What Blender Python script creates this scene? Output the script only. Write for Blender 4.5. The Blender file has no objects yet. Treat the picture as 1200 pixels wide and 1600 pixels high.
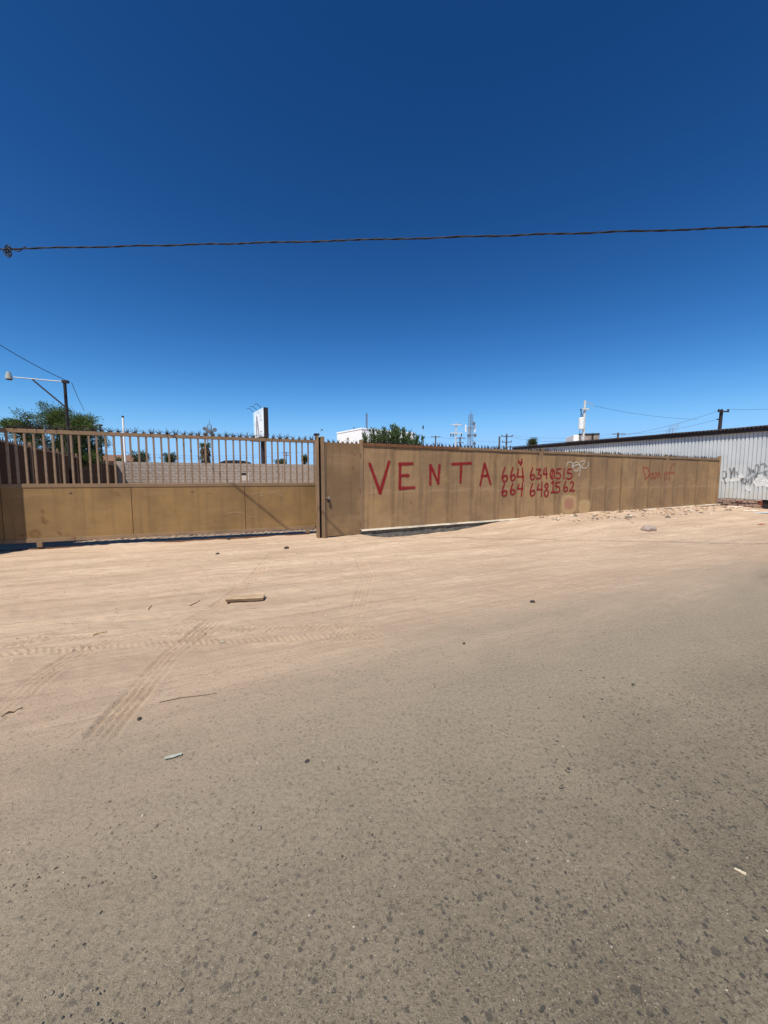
import bpy, bmesh, math, random
import numpy as np
from mathutils import Vector, Matrix
R = math.radians
random.seed(7); rng = np.random.default_rng(11)
S = bpy.context.scene; COL = S.collection

# ------------------------------------------------------------------ camera, sky, sun, exposure
EYE = Vector((0, 0, 1.6)); FPX = 600.0; PITCH = math.atan(52 / 600)
cd = bpy.data.cameras.new('camera'); cam = bpy.data.objects.new('camera', cd); COL.objects.link(cam)
cam.location = EYE; cam.rotation_euler = (math.pi / 2 - PITCH, 0, 0)
cd.sensor_fit = 'HORIZONTAL'; cd.sensor_width = 36; cd.lens = 18; cd.clip_start = 0.05; cd.clip_end = 6000
S.camera = cam
S.render.resolution_x = 768; S.render.resolution_y = 1024
SUN_EL = R(60); SUN_HEAD = R(22)          # light travels towards this heading (from +Y to +X)
w = bpy.data.worlds.new('World'); S.world = w; w.use_nodes = True
nt = w.node_tree; bg = nt.nodes['Background']
sky = nt.nodes.new('ShaderNodeTexSky'); sky.sky_type = 'NISHITA'; sky.sun_disc = False
sky.sun_elevation = SUN_EL; sky.sun_rotation = SUN_HEAD + math.pi
sky.altitude = 2000; sky.air_density = 1.0; sky.dust_density = 0.0; sky.ozone_density = 10.0
sep = nt.nodes.new('ShaderNodeSeparateColor'); com = nt.nodes.new('ShaderNodeCombineColor'); nt.links.new(sky.outputs[0], sep.inputs[0])
for ch, (cap, power, gain) in enumerate(((2.0, 2.3, .0769), (3.5, 1.75, .0812), (6.2, 1.55, .0722))):   # camera colour response, the same over the whole sky
    mn_ = nt.nodes.new('ShaderNodeMath'); mn_.operation = 'SMOOTH_MIN'; mn_.inputs[1].default_value = cap; mn_.inputs[2].default_value = cap * .5; nt.links.new(sep.outputs[ch], mn_.inputs[0])
    pw_ = nt.nodes.new('ShaderNodeMath'); pw_.operation = 'POWER'; pw_.inputs[1].default_value = power; nt.links.new(mn_.outputs[0], pw_.inputs[0])
    ml_ = nt.nodes.new('ShaderNodeMath'); ml_.operation = 'MULTIPLY'; ml_.inputs[1].default_value = gain * 10.5; nt.links.new(pw_.outputs[0], ml_.inputs[0]); nt.links.new(ml_.outputs[0], com.inputs[ch])
nt.links.new(com.outputs[0], bg.inputs[0]); bg.inputs[1].default_value = 0.068
ld = bpy.data.lights.new('sun', 'SUN'); ld.energy = 5.0; ld.angle = R(0.53); ld.color = (1, 0.945, 0.84)
sun = bpy.data.objects.new('sun', ld); COL.objects.link(sun)
SDIR = Vector((math.sin(SUN_HEAD) * math.cos(SUN_EL), math.cos(SUN_HEAD) * math.cos(SUN_EL), -math.sin(SUN_EL)))
sun.rotation_euler = SDIR.to_track_quat('-Z', 'Y').to_euler(); sun.location = (-5, -10, 30)
S.view_settings.view_transform = 'Standard'; S.view_settings.look = 'None'
S.view_settings.exposure = 0.25; S.view_settings.gamma = 1

# ------------------------------------------------------------------ helpers
def ray(px, py):
    F = Vector((0, math.cos(PITCH), -math.sin(PITCH))); U = Vector((0, math.sin(PITCH), math.cos(PITCH)))
    return F + Vector((1, 0, 0)) * ((px - 600) / FPX) - U * ((py - 800) / FPX)
def at(px, py, depth):                       # world point at forward distance `depth`
    d = ray(px, py); return EYE + d * (depth / d.y)
def on_ground(px, py, z=0.0):
    d = ray(px, py); return EYE + d * ((z - EYE.z) / d.z)
class Frame:                                 # vertical plane frame: x along, y away from the camera side, z up
    def __init__(s, ox, oy, ang):
        s.o = Vector((ox, oy, 0)); s.a = ang
        s.u = Vector((math.cos(ang), math.sin(ang), 0)); s.n = Vector((-math.sin(ang), math.cos(ang), 0))
    def pix(s, px, py, off=0.0):             # -> (along, height) on the plane y = off
        d = ray(px, py); k = (s.o + s.n * off - EYE).dot(s.n) / d.dot(s.n); p = EYE + d * k
        return (p - s.o).dot(s.u), p.z
    def world(s, t, y, z): return s.o + s.u * t + s.n * y + Vector((0, 0, z))
class MB:
    def __init__(s): s.v = []; s.f = []; s.uv = None
    def add(s, vs, fs):
        k = len(s.v); s.v += [tuple(v) for v in vs]; s.f += [tuple(i + k for i in f) for f in fs]; return s
    def box(s, x0, x1, y0, y1, z0, z1, c=0.0):
        if c <= 0:
            vs = [(x, y, z) for z in (z0, z1) for y in (y0, y1) for x in (x0, x1)]
            return s.add(vs, [(0, 2, 3, 1), (4, 5, 7, 6), (0, 1, 5, 4), (2, 6, 7, 3), (0, 4, 6, 2), (1, 3, 7, 5)])
        bm = bmesh.new(); bmesh.ops.create_cube(bm, size=1)
        for v in bm.verts: v.co = Vector(((x0 + x1) / 2 + v.co.x * (x1 - x0), (y0 + y1) / 2 + v.co.y * (y1 - y0), (z0 + z1) / 2 + v.co.z * (z1 - z0)))
        bmesh.ops.bevel(bm, geom=bm.edges[:], offset=c, segments=1, affect='EDGES')
        bm.verts.index_update(); s.add([v.co[:] for v in bm.verts], [[v.index for v in f.verts] for f in bm.faces]); bm.free(); return s
    def tube(s, pts, rad, n=8, cap=True):
        pts = [Vector(p) for p in pts]; rs = rad if isinstance(rad, (list, tuple)) else [rad] * len(pts)
        k = len(s.v); up = None
        for i, p in enumerate(pts):
            d = (pts[min(i + 1, len(pts) - 1)] - pts[max(i - 1, 0)])
            d = d.normalized() if d.length > 1e-9 else Vector((0, 0, 1))
            if up is None: up = d.orthogonal().normalized()
            up = (up - d * up.dot(d)).normalized(); sd = d.cross(up)
            for j in range(n):
                a = 2 * math.pi * j / n; s.v.append(tuple(p + (up * math.cos(a) + sd * math.sin(a)) * rs[i]))
        for i in range(len(pts) - 1):
            for j in range(n):
                a = k + i * n + j; b = k + i * n + (j + 1) % n; s.f.append((a, b, b + n, a + n))
        if cap:
            s.f.append(tuple(k + j for j in reversed(range(n)))); s.f.append(tuple(k + (len(pts) - 1) * n + j for j in range(n)))
        return s
    def bar(s, a, b, w, h=None):             # rectangular bar from a to b
        a, b = Vector(a), Vector(b); d = (b - a).normalized(); h = h or w
        x = d.cross(Vector((0, 0, 1))); x = x.normalized() if x.length > 1e-4 else Vector((1, 0, 0)); y = x.cross(d)
        vs = [p + x * (w / 2 * i) + y * (h / 2 * j) for p in (a, b) for i, j in ((-1, -1), (1, -1), (1, 1), (-1, 1))]
        return s.add(vs, [(0, 1, 2, 3), (7, 6, 5, 4), (0, 4, 5, 1), (1, 5, 6, 2), (2, 6, 7, 3), (3, 7, 4, 0)])
    def mesh(s, name, smooth=False):
        me = bpy.data.meshes.new(name); me.from_pydata(s.v, [], s.f); me.validate(); me.update()
        bm = bmesh.new(); bm.from_mesh(me); bmesh.ops.recalc_face_normals(bm, faces=bm.faces[:]); bm.to_mesh(me); bm.free()
        if smooth: me.shade_smooth()
        return me
    def build(s, name, mat, parent=None, smooth=False): return link(name, s.mesh(name, smooth), mat, parent)
def sheet_mesh(pts, fs, nx, ny, th):
    """smooth front grid (nx+1 by ny+1 points, row major) closed by a flat back and rim that share no vertices with it"""
    k = len(pts); W = nx + 1
    rim = [i for i in range(W)] + [r * W + nx for r in range(1, ny + 1)] + [ny * W + i for i in range(nx - 1, -1, -1)] + [r * W for r in range(ny - 1, 0, -1)]
    fr = [pts[i] for i in rim]; bk = [(p[0], p[1] + th, p[2]) for p in fr]; n = len(rim)
    V = list(pts) + fr + bk; F = list(fs) + [(k + i, k + n + i, k + n + (i + 1) % n, k + (i + 1) % n) for i in range(n)] + [tuple(k + n + i for i in reversed(range(n)))]
    me = bpy.data.meshes.new('panel'); me.from_pydata(V, [], F); me.update()
    for i, p in enumerate(me.polygons): p.use_smooth = i < len(fs)
    return me
def link(name, me, mat, parent=None):
    o = bpy.data.objects.new(name, me); COL.objects.link(o)
    if mat and not me.materials: me.materials.append(mat)
    if parent: o.parent = parent
    return o
def tag(o, label=None, cat=None, group=None, kind=None):
    for k, v in (('label', label), ('category', cat), ('group', group), ('kind', kind)):
        if v: o[k] = v
    return o
def empty(name, loc=(0, 0, 0), rz=0):
    o = bpy.data.objects.new(name, None); COL.objects.link(o); o.location = loc; o.rotation_euler = (0, 0, rz); o.empty_display_size = 0.1; return o
def put(o, loc=None, rot=None, sc=None):
    if loc is not None: o.location = loc
    if rot is not None: o.rotation_euler = rot
    if sc is not None: o.scale = sc
    return o

def vnoise(x, y, seed=0):
    xi = np.floor(x).astype(np.int64); yi = np.floor(y).astype(np.int64); fx = x - xi; fy = y - yi
    fx = fx * fx * fx * (fx * (fx * 6 - 15) + 10); fy = fy * fy * fy * (fy * (fy * 6 - 15) + 10)
    def h(a, b):
        n = (a * 374761393 + b * 668265263 + seed * 974634777) & 0x7fffffff
        n = ((n ^ (n >> 13)) * 1274126177) & 0x7fffffff; n = n ^ (n >> 16)
        return (n & 0xffff) / 32767.5 - 1
    a = h(xi, yi); b = h(xi + 1, yi); c = h(xi, yi + 1); d = h(xi + 1, yi + 1)
    return (a * (1 - fx) + b * fx) * (1 - fy) + (c * (1 - fx) + d * fx) * fy
def fbm(x, y, o=4, seed=0):
    s = 0; a = 1; t = 0
    for i in range(o): s = s + a * vnoise(x * 2 ** i + 17.3 * i, y * 2 ** i - 9.1 * i, seed + i); t += a; a *= .5
    return s / t
def sstep(a, b, x):
    k = np.clip((x - a) / (b - a), 0, 1); return k * k * (3 - 2 * k)

# ------------------------------------------------------------------ node materials
class NT:
    def __init__(s, name):
        s.m = bpy.data.materials.new(name); s.m.use_nodes = True; s.t = s.m.node_tree; s.t.nodes.clear()
        s.out = s.t.nodes.new('ShaderNodeOutputMaterial'); s.co = s.t.nodes.new('ShaderNodeTexCoord')
    def n(s, ty, **kw):
        nd = s.t.nodes.new('ShaderNode' + ty)
        for k, v in kw.items(): setattr(nd, k, v)
        return nd
    def l(s, a, b): s.t.links.new(a, b)
    def put(s, inp, v):
        if isinstance(v, bpy.types.NodeSocket): s.l(v, inp)
        else: inp.default_value = v
    def coord(s, scale=(1, 1, 1), kind='Object', loc=(0, 0, 0), rot=(0, 0, 0)):
        mp = s.n('Mapping'); s.l(s.co.outputs[kind], mp.inputs[0]); mp.inputs['Scale'].default_value = scale
        mp.inputs['Location'].default_value = loc; mp.inputs['Rotation'].default_value = rot; return mp.outputs[0]
    def geo(s, scale=(1, 1, 1), loc=(0, 0, 0), rot=(0, 0, 0)):
        g = s.n('NewGeometry'); mp = s.n('Mapping'); s.l(g.outputs['Position'], mp.inputs[0]); mp.inputs['Scale'].default_value = scale
        mp.inputs['Location'].default_value = loc; mp.inputs['Rotation'].default_value = rot; return mp.outputs[0]
    def noise(s, v, scale=5, det=4, rough=.55, dist=0):
        nd = s.n('TexNoise'); s.l(v, nd.inputs['Vector']); nd.inputs['Scale'].default_value = scale; nd.inputs['Detail'].default_value = det
        nd.inputs['Roughness'].default_value = rough; nd.inputs['Distortion'].default_value = dist; return nd.outputs[0]
    def voro(s, v, scale, feat='F1', rnd=1):
        nd = s.n('TexVoronoi', feature=feat); s.l(v, nd.inputs['Vector']); nd.inputs['Scale'].default_value = scale
        nd.inputs['Randomness'].default_value = rnd; return nd
    def ramp(s, x, a, b, lo=0., hi=1.):
        nd = s.n('MapRange', interpolation_type='SMOOTHSTEP'); s.put(nd.inputs[0], x)
        for i, q in enumerate((a, b, lo, hi)): s.put(nd.inputs[i + 1], q)
        return nd.outputs[0]
    def mth(s, op, a, b=0., c=0.):
        nd = s.n('Math', operation=op); s.put(nd.inputs[0], a); s.put(nd.inputs[1], b); s.put(nd.inputs[2], c); return nd.outputs[0]
    def mix(s, f, a, b, mode='MIX'):
        nd = s.n('Mix', data_type='RGBA', blend_type=mode); s.put(nd.inputs[0], f)
        for i, q in ((6, a), (7, b)): s.put(nd.inputs[i], q if isinstance(q, bpy.types.NodeSocket) else (*q, 1) if len(q) == 3 else q)
        return nd.outputs[2]
    def bump(s, h, st=.3, dist=.01, prev=None):
        nd = s.n('Bump'); s.l(h, nd.inputs['Height']); s.put(nd.inputs['Strength'], st); nd.inputs['Distance'].default_value = dist
        if prev: s.l(prev, nd.inputs['Normal'])
        return nd.outputs[0]
    def fin(s, col, rough=.8, metal=0., bump=None, spec=.3, alpha=None):
        b = s.n('BsdfPrincipled'); s.put(b.inputs['Base Color'], col if isinstance(col, bpy.types.NodeSocket) else (*col, 1))
        s.put(b.inputs['Roughness'], rough); s.put(b.inputs['Metallic'], metal); s.put(b.inputs['Specular IOR Level'], spec)
        if bump: s.l(bump, b.inputs['Normal'])
        if alpha is not None: s.put(b.inputs['Alpha'], alpha)
        s.l(b.outputs[0], s.out.inputs[0]); return s.m
    def rand(s): return s.n('ObjectInfo').outputs['Random']
    def island(s): return s.n('NewGeometry').outputs['Random Per Island']

def simple(name, col, rough=.7, metal=0., var=.25, scale=6, bump=.15, isl=False):
    t = NT(name); v = t.coord(); n1 = t.noise(v, scale, 5); n2 = t.noise(v, scale * 7, 3)
    c = t.mix(t.ramp(n1, .3, .7), tuple(q * (1 - var) for q in col), tuple(min(1, q * (1 + var)) for q in col))
    r = t.island() if isl else t.rand()
    c = t.mix(.35 * var * 3, c, t.mix(r, tuple(q * .6 for q in col), tuple(min(1, q * 1.35) for q in col)))
    return t.fin(c, rough, metal, t.bump(n2, bump, .01))

def painted_sheet(name, base, rustiness=1.0, grime=1.0, seam=0.0, spec=.22):
    t = NT(name); v = t.coord(); g = t.geo()
    big = t.noise(g, 1.1, 4, .6); streak = t.noise(t.coord((9, 9, .5)), 1.0, 5, .6); fine = t.noise(g, 60, 3)
    hor = t.noise(t.coord((.7, .7, 7)), 1.0, 4, .65)
    c = t.mix(t.ramp(big, .3, .7), (base[0] * .80, base[1] * .81, base[2] * .84), (base[0] * 1.20, base[1] * 1.19, base[2] * 1.15))
    c = t.mix(t.ramp(t.rand(), 0, 1, 0, .55), c, (base[0] * .74, base[1] * .73, base[2] * .76))
    c = t.mix(t.ramp(streak, .46, .74, 0, .55 * grime), c, (base[0] * .50, base[1] * .52, base[2] * .62))
    c = t.mix(t.ramp(hor, .48, .76, 0, .45 * grime), c, (base[0] * 1.25, base[1] * 1.28, base[2] * 1.5))
    c = t.mix(t.ramp(fine, .35, .7, 0, .16), c, tuple(q * .7 for q in base))
    if seam > 0:                             # run-off dirt down the lapped seams
        sx_ = t.n('SeparateXYZ'); t.l(t.co.outputs['Object'], sx_.inputs[0])
        dx_ = t.mth('MINIMUM', sx_.outputs[0], t.mth('SUBTRACT', 1.0, sx_.outputs[0])); dx_ = t.mth('ADD', dx_, t.mth('MULTIPLY', t.mth('SUBTRACT', t.noise(t.geo((3, 3, .9)), 1.5, 5, .65), .5), .30))
        c = t.mix(t.mth('MULTIPLY', t.ramp(dx_, .13, -.04, 0, .62 * seam), t.ramp(t.noise(t.geo((.6, .6, 1)), 1.3, 3), .3, .6, .35, 1)), c, (base[0] * .45, base[1] * .45, base[2] * .46))
        up_ = t.mth('ADD', sx_.outputs[2], t.mth('MULTIPLY', t.noise(t.geo((7, 7, .3)), 1., 4), 1.1))
        c = t.mix(t.ramp(up_, 2.75, 3.3, 0, .5 * seam), c, (base[0] * .62, base[1] * .55, base[2] * .5))
        c = t.mix(t.mth('MULTIPLY', t.ramp(t.noise(g, .9, 5, .65), .5, .72, 0, .45), 1.), c, (base[0] * 1.25, base[1] * 1.22, base[2] * 1.0))
    # rust blotches with their own shape
    rz = t.noise(g, 3.0, 8, .75); rm = t.ramp(rz, .60, .68, 0, .75 * rustiness)
    rs = t.noise(t.geo((14, 14, 14)), 1.0, 4); rm = t.mth('MULTIPLY', rm, t.ramp(rs, .42, .55))
    c = t.mix(rm, c, (.16, .055, .018))
    wv = t.noise(t.coord((1, 1, .8)), 1.4, 2)
    b = t.bump(wv, .35, .05); b = t.bump(fine, .08, .004, b)
    return t.fin(c, t.ramp(big, .2, .8, .58, .8), 0, b, spec)

M = {}
TAN = (.305, .193, .098)
M['sheet'] = painted_sheet('painted_sheet', TAN, 1.0, 1.25, 1.0)
M['gate_sheet'] = painted_sheet('gate_sheet', (.262, .158, .064), 1.2, .8)
M['steel'] = painted_sheet('painted_steel', (.26, .168, .095), .9, .6)
M['bar'] = simple('bar_paint', (.23, .155, .096), .55, 0, .18, 8)
M['rust'] = simple('rust', (.17, .075, .035), .85, 0, .45, 9)
M['dark'] = simple('dark_steel', (.035, .026, .026), .6, .3, .3, 9)
M['spike'] = simple('spike_steel', (.045, .035, .03), .5, .5, .3, 9)
M['inner'] = painted_sheet('inner_sheet', (.075, .044, .025), .8, 1., 0., .02)  # base darkened to deepen the shade on the side fence
M['black'] = simple('black_rubber', (.012, .012, .014), .7, 0, .2, 5)
M['concrete'] = simple('weathered_concrete', (.33, .31, .285), .95, 0, .35, 5, .6)
M['limewash'] = simple('limewash', (.72, .67, .58), .95, 0, .15, 9, .4)
M['galv'] = simple('galvanised', (.40, .41, .41), .5, .2, .15, 4)
M['whitep'] = simple('white_paint', (.80, .80, .78), .6, 0, .05, 3)
M['wood'] = None
M['glass'] = simple('lamp_glass', (.36, .38, .33), .3, 0, .1, 4)

# ground: sand to dusty worn asphalt, one colour recipe shared by both sheets
ROAD_A = math.atan2(.445, .896); RP = Vector((.75 + .445 * .75, 4.55 - .896 * .75, 0))     # verge line of the road
RU = Vector((math.cos(ROAD_A), math.sin(ROAD_A), 0)); RN = Vector((-math.sin(ROAD_A), math.cos(ROAD_A), 0))
def ground_mat(name):
    t = NT(name); g = t.geo()
    loc = (-(RP.x * math.cos(ROAD_A) + RP.y * math.sin(ROAD_A)), -(-RP.x * math.sin(ROAD_A) + RP.y * math.cos(ROAD_A)), 0)
    mp = t.n('Mapping', vector_type='POINT'); gg = t.n('NewGeometry'); t.l(gg.outputs['Position'], mp.inputs[0])
    mp.inputs['Rotation'].default_value = (0, 0, -ROAD_A); mp.inputs['Location'].default_value = loc
    rv = mp.outputs[0]; sp = t.n('SeparateXYZ'); t.l(rv, sp.inputs[0]); dist = sp.outputs[1]       # + = sand side
    def st(sx, sy, scale, det=4, rough=.6):
        m2 = t.n('Mapping'); t.l(rv, m2.inputs[0]); m2.inputs['Scale'].default_value = (sx, sy, 1); return t.noise(m2.outputs[0], scale, det, rough)
    wob = st(.35, 1, 1.2, 5, .6); wob2 = st(.5, 1.4, 4, 5, .65)
    d = t.mth('ADD', dist, t.mth('MULTIPLY', t.mth('SUBTRACT', wob, .5), 1.7))
    d = t.mth('ADD', d, t.mth('MULTIPLY', t.mth('SUBTRACT', wob2, .5), 1.1))
    d = t.mth('ADD', d, t.ramp(sp.outputs[0], 0., -4., 0., .6))
    sandm = t.ramp(d, -.95, 1.15)
    # sand
    s1 = st(.35, 1.6, 1.0, 5, .6); s2 = t.noise(g, 1.3, 4); s3 = t.noise(g, 120, 2, .6); s4 = st(.12, 5, 2.2, 4, .6)
    sand = t.mix(t.ramp(s1, .3, .72), (.44, .320, .222), (.62, .470, .335))
    sand = t.mix(t.ramp(s2, .42, .72, 0, .35), sand, (.50, .345, .24))
    sand = t.mix(t.ramp(s4, .47, .70, 0, .5), sand, (.31, .215, .145)); s5 = st(.3, 7, 3.2, 5, .7); sand = t.mix(t.ramp(s5, .50, .68, 0, .42), sand, (.29, .205, .14)); sand = t.mix(t.ramp(s5, .46, .32, 0, .4), sand, (.62, .47, .33))
    sand = t.mix(t.ramp(s3, .3, .75, 0, .35), sand, (.27, .19, .13))
    sand = t.mix(t.ramp(dist, .4, 4.2), t.mix(.5, sand, (.34, .255, .185)), sand)
    # asphalt: dusty matrix, dark flush stones, pale grit
    a1 = t.noise(g, 1.6, 5, .6); a2 = t.noise(g, 34, 5, .75); a3 = t.noise(g, 125, 3, .7); a4 = st(.3, 1.2, .8, 4)
    asp = t.mix(t.ramp(a1, .32, .7), (.142, .119, .084), (.186, .156, .112))
    asp = t.mix(t.ramp(a4, .4, .7, 0, .45), asp, (.215, .170, .125))
    asp = t.mix(t.ramp(a2, .47, .64, 0, .5), asp, (.072, .060, .043))
    asp = t.mix(t.ramp(a3, .47, .68, 0, .55), asp, (.31, .26, .18))
    pit = t.noise(g, 85, 3, .7); asp = t.mix(t.ramp(pit, .57, .66, 0, .7), asp, (.052, .045, .035))
    warp = t.n('Mix', data_type='VECTOR'); warp.inputs[0].default_value = .022
    nz = t.n('TexNoise'); t.l(g, nz.inputs['Vector']); nz.inputs['Scale'].default_value = 34; t.l(g, warp.inputs[4])
    ad = t.n('VectorMath', operation='ADD'); t.l(g, ad.inputs[0]); t.l(nz.outputs['Color'], ad.inputs[1]); t.l(ad.outputs[0], warp.inputs[5])
    nz2 = t.n('TexNoise'); t.l(g, nz2.inputs['Vector']); nz2.inputs['Scale'].default_value = 110; sc2 = t.n('VectorMath', operation='SCALE'); t.l(nz2.outputs['Color'], sc2.inputs[0]); sc2.inputs['Scale'].default_value = .014
    ad2 = t.n('VectorMath', operation='ADD'); t.l(warp.outputs[1], ad2.inputs[0]); t.l(sc2.outputs[0], ad2.inputs[1]); wv = ad2.outputs[0]
    clump = t.noise(g, 2.3, 3, .6)
    dk = None
    for sc, r0, lim, am in ((21, .27, .52, .50), (46, .36, .40, .78), (95, .38, .42, .62)):
        vo = t.voro(wv, sc); cr = t.n('SeparateColor'); t.l(vo.outputs['Color'], cr.inputs[0])
        pick = t.ramp(t.mth('ADD', cr.outputs[0], t.mth('MULTIPLY', t.mth('SUBTRACT', clump, .5), 1.1)), lim + .26, lim + .30)
        size = t.mth('MULTIPLY', cr.outputs[1], r0)
        mask = t.mth('MULTIPLY', pick, t.ramp(t.mth('SUBTRACT', vo.outputs['Distance'], size), .02, .16, am, 0))
        dk = mask if dk is None else t.mth('MAXIMUM', dk, mask)
    asp = t.mix(dk, asp, (.050, .048, .044))
    vo = t.voro(g, 130); cr = t.n('SeparateColor'); t.l(vo.outputs['Color'], cr.inputs[0])
    wh = t.mth('MULTIPLY', t.ramp(cr.outputs[0], .93, .95), t.ramp(vo.outputs['Distance'], .16, .30, .8, 0))
    asp = t.mix(wh, asp, (.50, .45, .37))
    sand = t.mix(t.mth('MULTIPLY', wh, .45), sand, (.62, .52, .40))
    sand = t.mix(t.mth('MULTIPLY', dk, t.ramp(dist, -.5, 1.8, .7, .0)), sand, (.12, .095, .07))
    dust = t.mth('MULTIPLY', t.ramp(t.mth('ADD', dist, t.mth('MULTIPLY', t.mth('SUBTRACT', a1, .5), .5)), -2.7, -.9), t.ramp(t.noise(g, 42, 4, .65), .3, .6, .35, 1.))
    asp = t.mix(t.mth('MULTIPLY', dust, .74), asp, (.315, .258, .190))
    asp = t.mix(t.mth('MULTIPLY', dk, t.ramp(dist, -1.1, -2.5, .08, .9)), asp, (.058, .055, .049)); asp = t.mix(t.mth('MULTIPLY', t.ramp(pit, .57, .66, 0, .6), t.ramp(dist, -1.1, -2.4, .12, .9)), asp, (.062, .054, .043))
    col = t.mix(sandm, asp, sand)
    # stains along the wheel lines at the verge
    stn = st(.18, .9, 1.3, 5, .6); band = t.mth('MULTIPLY', t.ramp(stn, .56, .74, 0, .30), t.ramp(t.mth('ABSOLUTE', t.mth('ADD', dist, .3)), .3, 2.6, 1, 0))
    col = t.mix(band, col, (.105, .080, .058))
    h1 = t.noise(g, 55, 5, .7); h2 = t.noise(g, 230, 3, .65); h3 = st(.25, 4, 5, 5, .65)
    b = t.bump(h3, t.ramp(sandm, .2, .9, .06, .8), .022); b = t.bump(h1, .60, .014, b); b = t.bump(h2, .75, .006, b)
    b = t.bump(t.mth('MULTIPLY', dk, -1), .15, .004, b)
    return t.fin(col, .93, 0, b, .15)
M['ground'] = ground_mat('sand_ground'); M['road'] = ground_mat('dusty_asphalt')

# ------------------------------------------------------------------ frames of the place
WALL = Frame(-.67, 10.9, math.atan2(.445, .896))       # sheet-metal perimeter wall
GATE = Frame(-8.45, 8.45, math.atan2(.381, .925))      # sliding gate, t = 0 at the left picture edge
SHED = Frame(17.4, 19.85, math.atan2(-.835, .55))      # corrugated warehouse side, t < 0 runs away behind the wall

# ------------------------------------------------------------------ terrain
trA = [on_ground(*p) for p in ((120, 1200), (165, 1140), (225, 1070), (270, 1020), (310, 988), (345, 962))]
trB = [on_ground(*p) for p in ((-60, 1165), (0, 1113), (75, 1052), (150, 1008), (200, 980))]
trC = [on_ground(*p) for p in ((-60, 1030), (45, 1012), (180, 1002), (330, 993), (480, 988), (620, 984))]
trD = [on_ground(*p) for p in ((96, 1300), (108, 1265), (118, 1225))]
trE = [on_ground(*p) for p in ((575, 1062), (600, 1040), (640, 1010))]
trF = [on_ground(*p) for p in ((-80, 985), (200, 965), (480, 948), (760, 925), (1000, 905))]
trG = [on_ground(*p) for p in ((250, 1000), (330, 955), (395, 905), (430, 862))]
trH = [on_ground(*p) for p in ((520, 1010), (560, 950), (575, 900), (560, 868))]
trI = [on_ground(*p) for p in ((-60, 940), (150, 925), (400, 900), (640, 885))]
def track_coords(X, Y, pts):
    best = np.full(X.shape, 1e9); side = np.zeros(X.shape); along = np.zeros(X.shape); acc = 0
    for a, b in zip(pts[:-1], pts[1:]):
        dx, dy = b.x - a.x, b.y - a.y; L = math.hypot(dx, dy); k = ((X - a.x) * dx + (Y - a.y) * dy) / L
        kc = np.clip(k, 0, L); ex = X - a.x - kc * dx / L; ey = Y - a.y - kc * dy / L; dd = np.hypot(ex, ey)
        sd = (dx * (Y - a.y) - dy * (X - a.x)) / L; m = dd < best
        best = np.where(m, dd, best); side = np.where(m, sd, side); along = np.where(m, acc + k, along); acc += L
    return best, side, along, acc
def terrain(X, Y, detail=True):
    dx, dy = X - WALL.o.x, Y - WALL.o.y
    t = dx * WALL.u.x + dy * WALL.u.y; d = -(dx * WALL.n.x + dy * WALL.n.y)
    z = .20 * sstep(1.5, 7.5, t) * sstep(4.5, .2, d) * sstep(60, 30, t)
    z = z + .07 * np.exp(-((d - .75) / .5) ** 2) * sstep(3.5, 8, t) * sstep(22, 18, t) * (1 + .8 * fbm(t / .7, d / .5, 4, 31))
    z = z - .12 * np.exp(-((d - .2) / .42) ** 2) * sstep(-.1, .7, t) * sstep(5.2, 2.8, t)
    z = z + .085 * np.clip(.35 + fbm(t / 1.3, d / .6, 3, 61), 0, 1) * np.exp(-((d - .1) / .35) ** 2) * sstep(4.6, 7, t)
    if not detail: return z
    rd = (X - RP.x) * RN.x + (Y - RP.y) * RN.y; ru = (X - RP.x) * RU.x + (Y - RP.y) * RU.y
    near = sstep(26, 16, np.hypot(X, Y - 6)); sandy = sstep(-.4, 1.2, rd)
    z = z + near * (.022 * fbm(X / 1.7, Y / 1.7, 3, 3) * sandy
        + sandy * (.012 * fbm(ru / 2.0, rd / .20, 3, 9) + .010 * fbm(ru / .30, rd / .13, 3, 14) + .011 * fbm(X / .15, Y / .15, 3, 5)
                   + .018 * np.clip(fbm(X / .28, Y / .28, 3, 77) - .25, 0, 1) + .030 * (.5 - np.abs(fbm(ru / 1.5, rd / .5, 3, 83))) * sstep(.6, 2.2, rd))
        + (1 - sandy) * (.004 * fbm(X / .5, Y / .5, 3, 21) + .0022 * fbm(X / .05, Y / .05, 2, 23)))
    return z
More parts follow.
